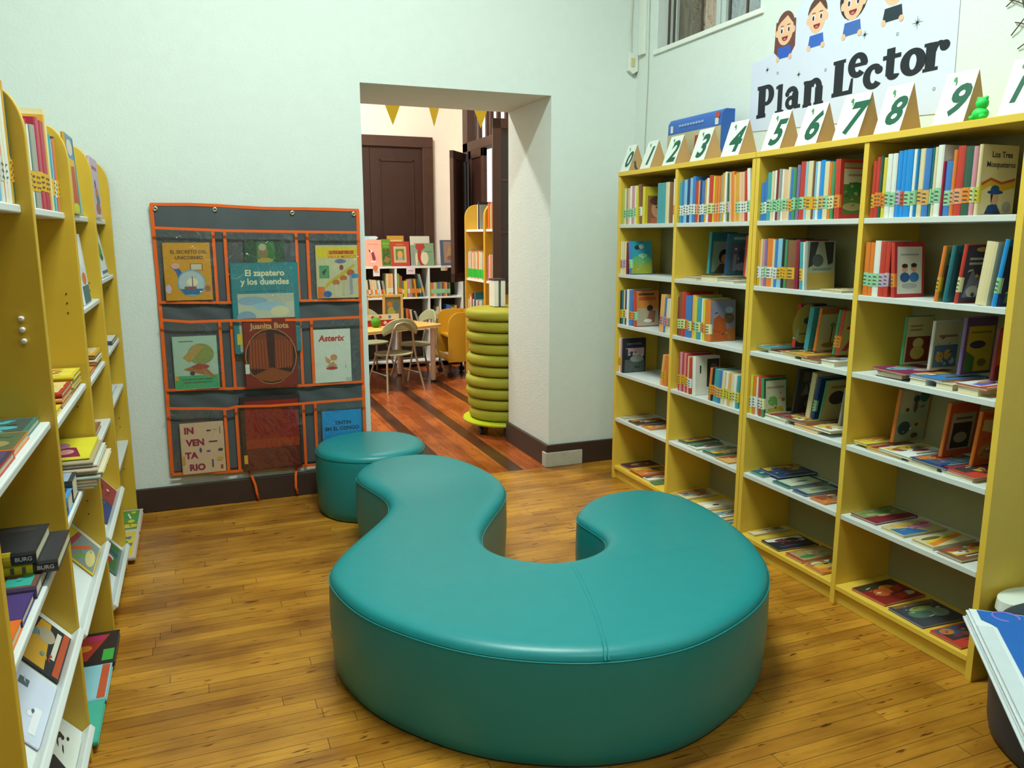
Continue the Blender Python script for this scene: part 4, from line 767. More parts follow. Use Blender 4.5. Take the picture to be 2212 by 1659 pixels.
# dry twigs pinned beside the poster
b = MB(); TW = M('#54463a', .8, .1)
b.tube([(XR-.004, 1.9, 2.02), (XR-.012, 2.0, 2.15), (XR-.008, 2.05, 2.26), (XR-.012, 2.10, 2.40)], .0022, TW, 6)
for y, z, dy, dz in ((1.98, 2.13, .06, .05), (2.03, 2.2, .05, .02), (2.04, 2.24, -.05, .08), (2.06, 2.29, .04, .06), (2.08, 2.34, -.04, .07), (1.95, 2.09, .07, .01), (2.07, 2.31, .05, -.03), (2.05, 2.27, .06, .03), (2.02, 2.2, -.03, -.06), (2.09, 2.37, .05, .0), (2.04, 2.23, .05, -.05), (2.0, 2.16, .06, -.03)):
    b.tube([(XR-.010, y, z), (XR-.012, y+dy*.5, z+dz*.6), (XR-.006, y+dy, z+dz)], .0021, TW, 5)
tag(b.build('dry_twig', None, smooth=True), 'bare dark twigs fixed to the wall beyond the Plan Lector poster', 'twig')
# cable duct, socket box and loose cable in the corner
PL = M('#d8ddd4', .5, .3, .03)
b = MB(); b.box((XR-.022, 4.535, 2.60), (XR-.001, 4.60, ZC), PL); tag(b.build('cable_duct', bevel=.003), 'white cable duct rising beside the high window', 'cable duct')
t = tag(empty('socket_box', (2.665, YB-.001, 2.56)), 'small white socket box in the wall corner under the duct', 'socket')
b = MB(); b.prism([(-.045, .06), (.02, .06), (.02, -.045), (-.012, -.065), (-.045, -.045)], lambda p: (p[0], 0, p[1]), lambda p: (p[0], -.032, p[1]), PL); b.build('housing', t, bevel=.003)
b = MB(); b.box((-.03, -.036, -.02), (-.005, -.031, .03), '#c6b98a'); b.build('socket_plate', t)
b = MB(); b.tube([(-.02, -.012, .055), (-.024, -.01, .2), (-.012, -.008, .5), (-.012, -.008, 1.1)], .004, '#c3bfa8', 6); b.build('cord', t, smooth=True)
b = MB(); b.tube([(XR-.004, 4.50, ZC-.01), (XR-.004, 4.505, 2.9), (XR-.004, 4.50, 2.45), (XR-.004, 4.515, 2.1), (XR-.004, 4.51, 1.2), (XR-.004, 4.50, .2)], .0028, '#a9ad98', 6); tag(b.build('loose_cable', smooth=True), 'thin grey cable running down the wall behind the first number cards', 'cable')
# ------------------------------------------------------------------ pocket chart hanging by the doorway
CY = YB-.012
pc = tag(empty('pocket_chart', (0, CY, 0)), 'grey fabric pocket chart with orange binding hanging beside the doorway', 'pocket chart')
def wob(x, z):
    top = max(0, (z-1.5)/.16); mid = math.exp(-((z-1.1)/.05)**2)+math.exp(-((z-.61)/.05)**2)
    return -(.004+.004*math.sin(7*x+5*z)+.003*math.sin(19*x-3*z)+top*.004*math.sin(23*x)+mid*.004*math.sin(31*x+40*z))
def top_z(x): return 1.668-.022*(x+.18)/1.08+.004*math.sin(9*x+1)
def bot_z(x): return .203-.032*(x+.18)/1.08
GREY = M('#4b5255', .45, .35, .1, bump=.1, bscale=300); ORA = M('#e0601e', .6, .3, .05)
NX, NZ = 56, 70; vs = []; fs = []
for j in range(NZ+1):
    for i in range(NX+1):
        x = -.182+1.084*i/NX; z0, z1 = bot_z(x), top_z(x); z = z0+(z1-z0)*j/NZ; vs.append((x, wob(x, z), z))
for j in range(NZ):
    for i in range(NX): a = j*(NX+1)+i; fs.append((a, a+1, a+NX+2, a+NX+1))
mb = MB(); mb.mesh(vs, fs, GREY); o = mb.build('backing', pc, smooth=True); sol = o.modifiers.new('s', 'SOLIDIFY'); sol.thickness = .0025
def binding(pts, w=.017, lift=.012, n=24):
    """pts: polyline in the chart plane"""
    P = []
    for a, b_ in zip(pts, pts[1:]):
        for k in range(n): t = k/n; P.append((a[0]+(b_[0]-a[0])*t, a[1]+(b_[1]-a[1])*t))
    P.append(pts[-1]); vs = []; fs = []
    for i, p in enumerate(P):
        q0, q1 = P[max(0, i-1)], P[min(len(P)-1, i+1)]; dx, dz = q1[0]-q0[0], q1[1]-q0[1]; l = math.hypot(dx, dz); nx, nz = -dz/l*w/2, dx/l*w/2
        for s in (-1, 1):
            y = wob(*p)-lift; vs += [(p[0]+s*nx, y, p[1]+s*nz), (p[0]+s*nx, y+.002, p[1]+s*nz)]
    for i in range(len(P)-1):
        a = i*4; b2 = a+4
        fs += [(a, a+2, b2+2, b2), (a+1, b2+1, b2+3, a+3), (a, b2, b2+1, a+1), (a+2, a+3, b2+3, b2+2)]
    m = MB(); m.mesh(vs, fs, ORA); return m.build('binding', pc)
binding([(x, top_z(x)-.006) for x in (-.182, 0, .147, .26, .382, .6, .902)], .016, .003)
binding([(-.176, 1.66), (-.172, 1.2), (-.172, .66), (-.178, .21)], .018, .003)
binding([(.895, 1.64), (.893, 1.1), (.893, .6), (.893, .18)], .018, .003)
binding([(-.18, .207), (.16, .19), (.54, .178), (.893, .174)], .016, .014)
HL = [([(-.168, 1.540), (.18, 1.526), (.548, 1.521), (.893, 1.518)], [(-.17, 1.152), (.178, 1.141), (.547, 1.141), (.891, 1.134)], (.116, .174, .548, .608)),
      ([(-.17, 1.062), (-.025, 1.046), (.178, 1.046), (.548, 1.036), (.891, 1.039)], [(-.17, .680), (.173, .664), (.543, .656), (.893, .656)], (.119, .179, .545, .608)),
      ([(-.172, .586), (.129, .558), (.181, .567), (.356, .556), (.893, .560)], [(-.178, .207), (.16, .19), (.54, .178), (.893, .174)], (.115, .175, .541, .608))]
def at(line, x):
    for a, b_ in zip(line, line[1:]):
        if a[0] <= x <= b_[0]: return a[1]+(b_[1]-a[1])*(x-a[0])/(b_[0]-a[0])
    return line[-1][1] if x > line[-1][0] else line[0][1]
FILM = M_film(.91, .05)
for ri, (tl, bl, xs) in enumerate(HL):
    binding(tl, .014, .047)
    if ri < 2: binding(bl, .014, .016)
    for x in xs: binding([(x, at(bl, x)), (x, at(tl, x))], .016, .016)
    for x0, x1 in ((-.166, xs[0]), (xs[1], xs[2]), (xs[3], .885)):
        vs = []; fs = []; n = 12
        for j in range(n+1):
            for i in range(n+1):
                x = x0+(x1-x0)*i/n; z = at(bl, x)+(at(tl, x)-at(bl, x))*j/n
                e = min(i, n-i)/n*2; y = wob(x, z)-.032-.012*math.sin(min(1, e*1.5)*1.57)-.002*math.sin(9*x*j+i); vs.append((x, y, z))
        for j in range(n):
            for i in range(n): a = j*(n+1)+i; fs.append((a, a+1, a+n+2, a+n+1))
        m = MB(); m.mesh(vs, fs, FILM); m.build('pocket_film', pc, smooth=True)
for x in (-.158, .133, .535, .872):
    m = MB(); z = top_z(x)-.028; y = wob(x, z)-.004
    m.lathe([(.003, 0), (.011, .0), (.012, .003), (.0085, .005), (.005, .003), (.003, .0)], M('#c9c4a8', .3, .5, 0, .9), n=18, caps=False); m.v = [(x+a, y-c, z+b_) for a, b_, c in m.v]; m.build('grommet', pc, smooth=True)
for pts in ([(.217, -.006, .185), (.235, -.018, .155), (.252, -.03, .10), (.258, -.030, .05), (.268, -.032, .006)], [(.487, -.006, .178), (.478, -.028, .12), (.476, -.032, .06), (.486, -.033, .018)]):
    vs = []; fs = []
    for p in pts: vs += [(p[0]-.007, p[1], p[2]), (p[0]+.007, p[1], p[2])]
    for i in range(len(pts)-1): fs.append((2*i, 2*i+1, 2*i+3, 2*i+2))
    m = MB(); m.mesh(vs, fs, ORA); o = m.build('tie_ribbon', pc, smooth=True); s = o.modifiers.new('s', 'SOLIDIFY'); s.thickness = .0012
# books held in the pockets (covers face the room)
def pocket_book(label, x0, x1, z0, z1, cov, art, lift, t=.009, lab=None):
    yf = min(wob(x, z) for x in (x0, x1, (x0+x1)/2) for z in (z0, z1, (z0+z1)/2))
    o = book(label, 'books in the pocket chart', t, z1-z0, x1-x0, cov, (x0, CY+yf-.003-t/2-lift, z0), (0, 0, 0), None, art)
    return o
INKD = '#4a3c2a'
pocket_book('mustard album with globe picture in the top pocket farthest from the doorway', -.137, .094, 1.160, 1.463, '#c08a22',
 [('r', .01, .01, .99, .99, '#c08a22'), ('t', .54, .84, .105, INKD, 'EL SECRETO DEL', .03), ('t', .54, .74, .105, INKD, 'UNICORNIO', .03), ('r', .55, .52, .82, .64, '#8a4a2c'), ('r', .57, .53, .8, .63, '#b8b49a'),
  ('p', [(.12, .6), (.32, .55), (.4, .44), (.3, .36), (.24, .5)], '#2f5c9c'), ('e', .24, .6, .09, .05, '#c99a80'), ('e', .56, .3, .31, .235, '#6f98a8'), ('e', .56, .3, .28, .21, '#a4b6b4'), ('p', [(.3, .2), (.82, .2), (.7, .1), (.4, .1)], '#2c6488'), ('r', .4, .2, .66, .24, '#8a4636'), ('e', .58, .32, .12, .07, '#d2cdb4'), ('r', .57, .24, .59, .42, '#6a5036'), ('e', .9, .2, .06, .06, '#a05a3a'), ('e', .06, .2, .06, .08, '#b9a9c0')], .004)
pocket_book('dark green book with small pale figure in the top middle pocket', .27, .48, 1.155, 1.47, '#2c4a30',
 [('r', .01, .01, .99, .99, '#2c4a36'), ('r', .3, .6, .75, .98, '#2f6a34'), ('e', .45, .8, .14, .1, '#7a6a48'), ('e', .45, .9, .1, .06, '#a09a7c'), ('e', .5, .66, .2, .06, '#9a8a3a'), ('e', .7, .6, .12, .05, '#4a7a88')], .003, .006)
pocket_book('tall teal storybook with white title rising from the middle pocket', .190, .545, .860, 1.355, '#267078',
 [('r', .01, .01, .99, .99, '#2a767c'), ('t', .5, .885, .13, '#c9c8a0', 'El zapatero', .03), ('t', .5, .79, .13, '#c9c8a0', 'y los duendes', .03), ('r', .2, .685, .78, .69, '#1d4a50'), ('r', .08, .02, .92, .66, '#a3aa94'), ('e', .3, .58, .22, .05, '#7c9cac'), ('e', .55, .52, .25, .05, '#86a6b4'), ('e', .7, .46, .14, .06, '#b9b48e'), ('e', .2, .4, .14, .07, '#6f90a0'), ('r', .04, .1, .14, .22, '#c4b23a')], .012, .012)
pocket_book('yellow comic album with slanted beam picture in the top pocket nearest the doorway', .650, .882, 1.150, 1.447, '#b9b486',
 [('r', .01, .01, .99, .99, '#b4b48a'), ('r', .01, .76, .99, .97, '#c9b61e'), ('r', .3, .83, .92, .9, '#c8641e'), ('t', .62, .86, .1, '#8c2a14', 'LOS ASTROS', .03), ('t', .62, .78, .1, '#c8641e', 'VAN A MEXICO', .03), ('r', .01, .01, .18, .22, '#cf6a1e'), ('p', [(.2, .2), (.9, .58), (.94, .62), (.9, .65), (.2, .27)], '#b7a21e'), ('r', .06, .38, .3, .62, '#4a8a5a'), ('p', [(.12, .5), (.24, .56), (.18, .42)], '#26302c'),
  ('e', .58, .7, .14, .04, '#6a6a86'), ('e', .6, .58, .05, .05, '#7c3a2c'), ('e', .46, .3, .09, .05, '#b0683a'), ('r', .43, .03, .49, .26, '#c2b49a'), ('e', .64, .38, .09, .05, '#b05a2c'), ('r', .61, .05, .67, .34, '#b5a88c'), ('e', .82, .48, .09, .06, '#a84a2c'), ('r', .79, .07, .86, .44, '#8a8aa0'), ('e', .92, .42, .1, .04, '#2f80b0'), ('e', .24, .08, .1, .06, '#2c5a9c')], .004)
pocket_book('pale green album with brown picture in the middle pocket farthest from the doorway', -.126, .097, .676, .966, '#8fb69c',
 [('r', .01, .01, .99, .99, '#9dbba6'), ('r', .01, .01, .99, .26, '#3f9a66'), ('e', .62, .66, .3, .2, '#7c8a4a'), ('p', [(.2, .6), (.5, .85), (.7, .8), (.35, .5)], '#a58a4c'), ('p', [(.2, .38), (.6, .5), (.95, .2), (.5, .3)], '#9a6434'), ('e', .6, .42, .2, .05, '#94443a'), ('e', .4, .3, .06, .04, '#3c3a44'), ('r', .14, .9, .46, .915, '#5a6a5c'), ('r', .16, .18, .86, .2, '#4c6a4c'), ('r', .2, .12, .84, .14, '#4c6a4c'), ('r', .01, .17, .08, .26, '#cf962a')], .004)
pocket_book('dark red book with round curtain picture in the centre pocket', .236, .518, .670, 1.052, '#6f2a20',
 [('r', .01, .01, .99, .99, '#702a20'), ('t', .5, .885, .15, '#b48a56', 'Juanita Bota', .035), ('e', .5, .44, .49, .41, '#9a7a48'), ('e', .5, .44, .475, .4, '#3a2620'), ('p', [(.06, .3), (.1, .66), (.3, .78), (.42, .8), (.46, .24)], '#6e3620'), ('p', [(.56, .24), (.58, .78), (.8, .72), (.92, .6), (.92, .3)], '#6e3620')]+
 [('p', [(.1+.06*k, .26), (.12+.055*k, .7), (.135+.055*k, .7), (.125+.06*k, .26)], '#8c4a26') for k in range(6)]+[('p', [(.6+.05*k, .26), (.6+.055*k, .68), (.615+.055*k, .68), (.625+.05*k, .26)], '#8c4a26') for k in range(6)]+[('p', [(.12, .16), (.5, .28), (.9, .18), (.78, .1), (.5, .06), (.24, .1)], '#7c4422'), ('r', .0, .2, .08, .34, '#b9c0b4')], .0285, .010)
pocket_book('white comic album with red title in the middle pocket nearest the doorway', .617, .824, .664, .972, '#c3cdbc',
 [('r', .01, .01, .99, .99, '#c5cebe'), ('t', .47, .83, .23, '#b02c2c', 'Asterix', .04, .15), ('p', [(.28, .5), (.44, .42), (.4, .34), (.3, .4)], '#c08a5a'), ('e', .52, .47, .1, .06, '#b9824e'), ('p', [(.3, .3), (.62, .3), (.5, .4)], '#b4865a'), ('e', .46, .27, .16, .03, '#a8302a'), ('r', .84, .26, .86, .32, '#7a8a94'), ('r', .84, .01, .99, .08, '#aab49e')], .004)
pocket_book('beige album with stacked maroon syllables in the bottom pocket farthest from the doorway', -.122, .102, .200, .487, '#c9ab8a',
 [('r', .01, .01, .99, .99, '#c8ab8c'), ('t', .2, .85, .22, '#7c1a3c', 'IN', .05), ('t', .33, .61, .22, '#7c1a3c', 'VEN', .05), ('t', .22, .36, .22, '#7c1a3c', 'TA', .05), ('t', .34, .12, .22, '#7c1a3c', 'RIO', .05),
  ('r', .6, .82, .7, .85, '#3c3a30'), ('r', .74, .84, .84, .86, '#a8922e'), ('r', .64, .6, .84, .63, '#3c4a48'), ('r', .9, .76, .92, .9, '#5a5a60'), ('e', .44, .46, .03, .05, '#2f4a6a'), ('e', .62, .43, .05, .02, '#2f5a8a'), ('e', .9, .44, .06, .03, '#4a4a3a'), ('r', .68, .1, .72, .26, '#4a4a5a'), ('r', .88, .06, .94, .14, '#8a4a3a'), ('e', .88, .26, .08, .04, '#c0a04a'), ('r', .02, .2, .07, .36, '#cf8a2a')], .004)
pocket_book('tall dark red album with orange band in the bottom centre pocket', .195, .520, .186, .612, '#2c2422',
 [('r', .01, .01, .99, .99, '#332422'), ('r', .07, .02, .97, .94, '#7e2018'), ('r', .07, .3, .97, .42, '#8e3418'), ('r', .07, .02, .97, .3, '#5e241c'), ('r', .02, .1, .08, .22, '#cfa02e')], .012, .012)
pocket_book('bright blue album with dark title in the bottom pocket nearest the doorway', .645, .871, .186, .494, '#1c86c4',
 [('r', .01, .01, .99, .99, '#1f88c8'), ('t', .52, .76, .13, '#17304a', 'TINTIN', .035), ('t', .5, .65, .13, '#17304a', 'EN EL CONGO', .035), ('r', .01, .01, .99, .4, '#b99a54'), ('e', .5, .2, .3, .12, '#6a8a4a')], .004)
# ------------------------------------------------------------------ display bookcase with rounded dividers
LX0, LXB = -.365, -.80
PY = [1.64, 2.39, 3.165, 3.855, 4.612]
lc = tag(empty('display_bookcase', (LX0, 3.1, 0)), 'tall yellow display bookcase with rounded dividers and sloping white ledges', 'bookcase')
prof = [(LXB, 0), (LX0, 0), (LX0, 1.72)]+[(LX0-.065+.065*math.cos(R(a)), 1.745+.12*math.sin(R(a))) for a in range(0, 91, 9)]+[(LXB, 1.865)]
YLB = M('#c9a432', .4, .45, .04)
for y in PY:
    b = MB(); b.prism(prof, lambda p: (p[0]-LX0, y-.014-3.1, p[1]), lambda p: (p[0]-LX0, y+.014-3.1, p[1]), YLB); b.build('divider', lc, bevel=.003)
b = MB(); b.box((LXB-LX0-.012, PY[0]-3.1, 0), (LXB-LX0, PY[-1]-3.1, 1.86), YLB); b.build('back_panel', lc)
LED = M('#cdd2d0', .4, .4, .03)
FLAT = {0: [1.015, .665], 1: [.985, .69, .02], 2: [1.235, .965, .71], 3: [1.305, .975, .735, .43, .02]}
TILT = {0: [.40, .10], 1: [.37], 2: [.375, .105], 3: []}
XF = -.378
for k in range(4):
    y0, y1 = PY[k]+.0145, PY[k+1]-.0145
    def bx(name, a, b_, T=None):
        m = MB(); m.box(a, b_, LED, T); m.v = [(x-LX0, y-3.1, z) for x, y, z in m.v]; return m.build(name, lc, bevel=.004)
    bx('shelf', (LXB+.001, y0, 1.555), (-.392, y1, 1.577))
    for z in FLAT[k]: bx('shelf', (LXB+.001, y0, z-.02), (XF, y1, z))
    for z in TILT[k]:
        T = Matrix.Translation((XF, 0, z)) @ Matrix.Rotation(R(50), 4, 'Y')      # local -x climbs away from the front
        bx('sloping_ledge', (-.25, y0, -.02), (0, y1, 0), T)
        bx('ledge_lip', (-.006, y0, -.02), (.014, y1, .03), T)
for x, z in PEGS:
    b = MB(); b.lathe([(.005, 0), (.011, .004), (.012, .018), (.006, .024)], M('#cfc9c2', .8, .2), n=14); b.v = [(x-LX0+xx*.62, 2.3755-3.1-zz*.7, z+yy*.62) for xx, yy, zz in b.v]; b.build('shelf_peg', lc, smooth=True)
for k, y in ((1, 3.15), (2, 3.84), (3, 4.597)):
    b = MB()
    for z in (1.30, 1.268, 1.234, .94, .90, .55, .5, .27): b.box((-.414-LX0, y-3.1-.0006, z), (-.409-LX0, y-3.1, z+.004), '#2c2418')
    b.build('peg_hole', lc)

BL = {0: 'first', 1: 'second', 2: 'third', 3: 'fourth'}
def stand_row(k, spec, y, xs=-.40, z=1.578):
    i = 0
    for tk in spec.split():
        if tk[0] == '_': y -= int(tk[1:])/1000; continue
        w, c, l, h, lean, art, sb = TOK.match(tk).groups(); w = int(w)/1000; h = int(h)/1000; i += 1
        d = min(.24, h*.74)
        if y-w < PY[k]+.016: break
        nm = (LN[l]+'-tagged ' if l != '-' else '')+CN[c]
        book(f"{nm} book, {ORD[i]} from far end on top of the curved-divider bookcase, {BL[k]} bay", f'books on top of the display bookcase, {BL[k]} bay', w, h, d, c, (xs-rnd.uniform(0, .006), y-w/2, z+.0006), (0, 0, R(180)), None if l == '-' else l, ARTS.get(art), lz=.2, lh=.055)
        y -= w+.0006
stand_row(0, '16GY262 20YY290 30w-425 24cw240 20w-235 12oY225 18ww240 14sY236 24BY228', 2.372)
stand_row(1, '16BY246 14oY238 30tY232 24Pw226 24w-225 22tY240 40c-312 24Y-292 45mY266 45mY264 42rY268 44mY262 40eY236 40eY232 36GY230 30wY225 30mY235 34RY232 30RY250 34GY252 30NY245 30kY250', 3.148)
def face(label, t, h, d, c, y, z, art, x=-.405, back=12, group=None, lab=None):
    # cover towards the room, leaning back; the spine is at the lower y
    book(label, group or 'face-out books on the display bookcase', t, h, d, c, (x-t/2-.001, y, z+.0015+math.sin(R(back))*t/2), (-R(back), 0, R(90)), lab, art)
face('yellow and orange picture book propped face-out on the third curved-divider top shelf', .012, .285, .22, '#c2901e', 3.34, 1.578, [('r', .02, .01, .98, .99, '#5a86a8'), ('r', .02, .01, .98, .7, '#cfa41e'), ('e', .45, .84, .34, .1, '#c9bfae'), ('p', [(.2, .1), (.85, .1), (.75, .62), (.35, .6)], '#b0481e'), ('e', .5, .08, .4, .06, '#b8c01e'), ('r', .88, .02, .98, .98, '#4a6a7c')], x=-.384, back=1.5)
face('teal and pale green book behind the yellow picture book on the third top shelf', .012, .265, .2, '#2d7a78', 3.585, 1.578, [('r', .02, .01, .98, .99, '#8fb8a4'), ('r', .02, .01, .3, .99, '#1f6a6c'), ('e', .6, .8, .2, .08, '#c2b08a')], x=-.40, back=3)
face('pink picture book with small figures propped face-out on the fourth top shelf', .012, .27, .3, '#c3a6b8', 4.10, 1.578, [('r', .02, .01, .98, .99, '#c0a8ba'), ('r', .15, .8, .8, .86, '#98486c'), ('e', .4, .55, .12, .09, '#4a4460'), ('e', .5, .4, .22, .12, '#b0703c'), ('e', .6, .3, .2, .1, '#2f6a7a'), ('e', .5, .16, .3, .1, '#a8502c'), ('r', .1, .02, .9, .06, '#d0c4c8')], x=-.384, back=1.5)
face('white picture book with green pod cover standing in the fourth bay', .014, .24, .30, '#ccd2cc', 4.17, 1.305, [('r', .02, .01, .98, .99, '#cfd4cc'), ('r', .02, .9, .98, .99, '#5a5a6a'), ('r', .06, .1, .94, .88, '#d0d6d4'), ('e', .5, .5, .26, .2, '#3f8a2c'), ('e', .55, .38, .2, .06, '#244a2c'), ('r', .1, .06, .94, .12, '#5a5c8a'), ('r', .9, .1, .94, .9, '#c9a83a')], x=-.385, back=9)
face('white book with orange spot leaning face-out in the third bay', .012, .27, .2, '#d0d0d2', 3.46, 1.235, [('r', .02, .01, .98, .99, '#c9ccd2'), ('r', .02, .01, .98, .26, '#4a6a68'), ('e', .5, .36, .3, .09, '#c9742c'), ('e', .5, .7, .3, .2, '#d9dadb')], x=-.388, back=5)
def lay(label, k, y0, y1, z, t, d, c, art=None, xf=-.385, spine_near=True, text=None, yaw=0, lab=None):
    """flat on a shelf, cover up; spine towards the near end of the bay"""
    w = y1-y0
    # rx=-90, rz=90: depth runs away along +y, height runs back into the shelf (-x)
    o = book(label, f'books lying in the display bookcase, {BL[k]} bay', t, d, w, c, (xf, y0, z+t/2+.0008), (R(-90), 0, R(90+yaw)), lab, art, lz=.19 if lab else .2, lh=.09 if lab else .05, spine_text=text)
    return o
A = rart
# first bay
lay('teal picture book lying on the upper first-bay ledge beside the divider', 0, 2.19, 2.365, 1.015, .016, .24, '#2e6a66', A(101, '#3c6a5c', ['#3f9aa0', '#5a6a3c', '#3c4a44']), xf=-.40, lab=None)
lay('olive picture book with orange spine edge in front of the teal one', 0, 2.00, 2.185, 1.015, .018, .24, '#cf6a1c', A(102, '#5c5a34', ['#7a7a44', '#4a5a3c', '#8a7a4a']), xf=-.395)
lay('dark picture book with red spine nearest on the upper first-bay ledge', 0, 1.80, 1.995, 1.015, .018, .24, '#a82a22', A(103, '#34304a', ['#4a3c5a', '#5a5434', '#2c5a6a']), xf=-.392)
lay('brown picture book under the two black annuals in the first bay', 0, 2.03, 2.34, .665, .03, .27, '#4a3a5a', A(104, '#6a4630', ['#7c4a34', '#2f9a8c', '#8a7a6c', '#4a2c3a']), xf=-.388)
lay('black annual with yellow spine panel, lower of the fanned pair', 0, 2.11, 2.325, .6955, .03, .28, '#2b2a2e', [('r', .02, .01, .98, .99, '#2c2c30'), ('r', .6, .2, .9, .3, '#3a6a66')], xf=-.352, lab='#c9b01e', text=('BURG', '#c9c9d2', .026, .014))
lay('black annual with yellow spine panel, upper of the fanned pair', 0, 2.10, 2.305, .7262, .03, .28, '#28282c', [('r', .02, .01, .98, .99, '#29292c'), ('r', .8, .1, .9, .6, '#3c3430')], xf=-.394, lab='#c9b01e', text=('BURG', '#c9c9d2', .026, .014))
lay('purple album with a pale strip lying nearer than the black annuals', 0, 1.88, 2.025, .665, .02, .26, '#3c2a66', [('r', .02, .01, .98, .99, '#44306a'), ('r', .3, .2, .5, .7, '#a8a0b0'), ('e', .7, .6, .2, .2, '#2f2450')], xf=-.392)
lay('orange book lying at the near end of the middle first-bay ledge', 0, 1.72, 1.875, .665, .022, .25, '#cf6218', [('r', .02, .01, .98, .99, '#cf6418')], xf=-.392)
# second bay
for i, (c, t) in enumerate((('#c98a2a', .014), ('#b9a04a', .012), ('#c8b478', .014), ('#cfb41e', .016))):
    lay(f"{['mustard','olive','cream','bright yellow'][i]} book, {['lowest','second','third','topmost'][i]} of the far pile in the upper second bay", 1, 2.93+.006*i, 3.145-.004*i, .985+[0, .015, .028, .043][i], t, .24, c, A(110+i, c, ['#d8c44a', '#a8642c', '#c9b98a']), xf=-.394+.006*(i % 2))
for i, (c, t) in enumerate((('#b0742c', .014), ('#c98a4a', .014), ('#a82c1e', .016))):
    lay(f"{['brown','tan','red'][i]} book, {['lowest','middle','topmost'][i]} of the second pile in the upper second bay", 1, 2.69+.008*i, 2.92, .985+.0155*i, t, .24, c, A(115+i, c, ['#c9a04a', '#7c3a2c', '#d0b878']), xf=-.392)
lay('yellow book at the near end of the upper second-bay shelf', 1, 2.43, 2.68, .985, .016, .24, '#cfb01e', A(118, '#cfb01e', ['#c9742c', '#d8c86a']), xf=-.392)
pile = ['#c9b99a', '#b9c0b4', '#c8a888', '#9aa49a', '#cfc7a8', '#b8a48c', '#c4c9c2', '#a8987c']
for i, c in enumerate(pile):
    lay(f"pale magazine, {ORD[i+1]} from the bottom of the big far pile in the second bay", 1, 2.80+rnd.uniform(0, .03), 3.13-rnd.uniform(0, .02), .69+.0118*i, .011, .27, c, None, xf=-.33-.008*abs(4-i)+rnd.uniform(0, .02))
lay('yellow and magenta magazine on top of the big far pile', 1, 2.84, 3.13, .69+.0118*8, .008, .27, '#c9c02c', [('r', .02, .01, .98, .99, '#cfc42e'), ('p', [(.05, .1), (.5, .2), (.6, .7), (.1, .9)], '#7c1c3c'), ('e', .6, .4, .15, .12, '#b0708a'), ('e', .3, .3, .12, .1, '#c98a8a')], xf=-.352)
for i, (c, y0, y1, n) in enumerate((('#33383a', 2.68, 2.79, 'black striped'), ('#4a86c4', 2.57, 2.675, 'sky-blue'), ('#1f7c78', 2.42, 2.56, 'teal and dark'))):
    lay(f'{n} magazine beside the big pile in the second bay', 1, y0, y1, .69, .07-.02*i, .25, c, A(125+i, c, ['#26282e', '#8fa0b0', '#c9ccc9']), xf=-.386)
lay('black and red comic lying lowest in the second bay beside the divider', 1, 2.90, 3.14, .02, .02, .30, '#2a2024', [('r', .02, .01, .98, .99, '#2a1e20'), ('p', [(.1, .3), (.9, .1), (.9, .5), (.2, .6)], '#a03226'), ('e', .5, .35, .1, .08, '#cf7a1e'), ('e', .8, .25, .1, .1, '#b02a5a'), ('r', .05, .02, .4, .14, '#3c9a3c')], xf=-.345)
lay('pale blue comic lying in front of the black and red one', 1, 2.66, 2.89, .02, .018, .30, '#7fb4c0', [('r', .02, .01, .98, .99, '#86b8c2'), ('e', .5, .4, .16, .12, '#7c4434'), ('e', .4, .3, .1, .06, '#c9ccc4'), ('r', .02, .02, .98, .1, '#b8502c'), ('e', .7, .7, .2, .2, '#a4c4cc')], xf=-.35)
lay('sea-green comic lying nearest at the foot of the second bay', 1, 2.42, 2.65, .02, .018, .30, '#3fa08c', [('r', .02, .01, .98, .99, '#45a48e'), ('p', [(.3, .2), (.7, .3), (.6, .8), (.4, .7)], '#3c3440'), ('e', .5, .3, .14, .1, '#2f5a9a')], xf=-.352)
# third bay
for i, c in enumerate(('#c98a2c', '#a85c28', '#c9c0a0', '#7c5a34', '#cf9a2e')):
    lay(f"{['mustard','rust','cream','brown','amber'][i]} book, {['lowest','second','third','fourth','topmost'][i]} of the third-bay pile", 2, 3.60+.004*i, 3.835-.003*i, .965+.0125*i, .0118, .24, c, A(140+i, c, ['#c9742c', '#8a3a2c', '#c9b98a']), xf=-.395+.005*(i % 3))
lay('magenta and yellow book at the near end of the third-bay shelf', 2, 3.36, 3.58, .965, .016, .24, '#b0502c', A(146, '#c98a2c', ['#b02c6a', '#cfb43a']), xf=-.392)
lay('brown book lying on the lower third-bay shelf', 2, 3.45, 3.68, .71, .02, .22, '#8a5a3c', A(147, '#8f5a3a', ['#7c2c5a', '#2a2426', '#b0703c']), xf=-.40)
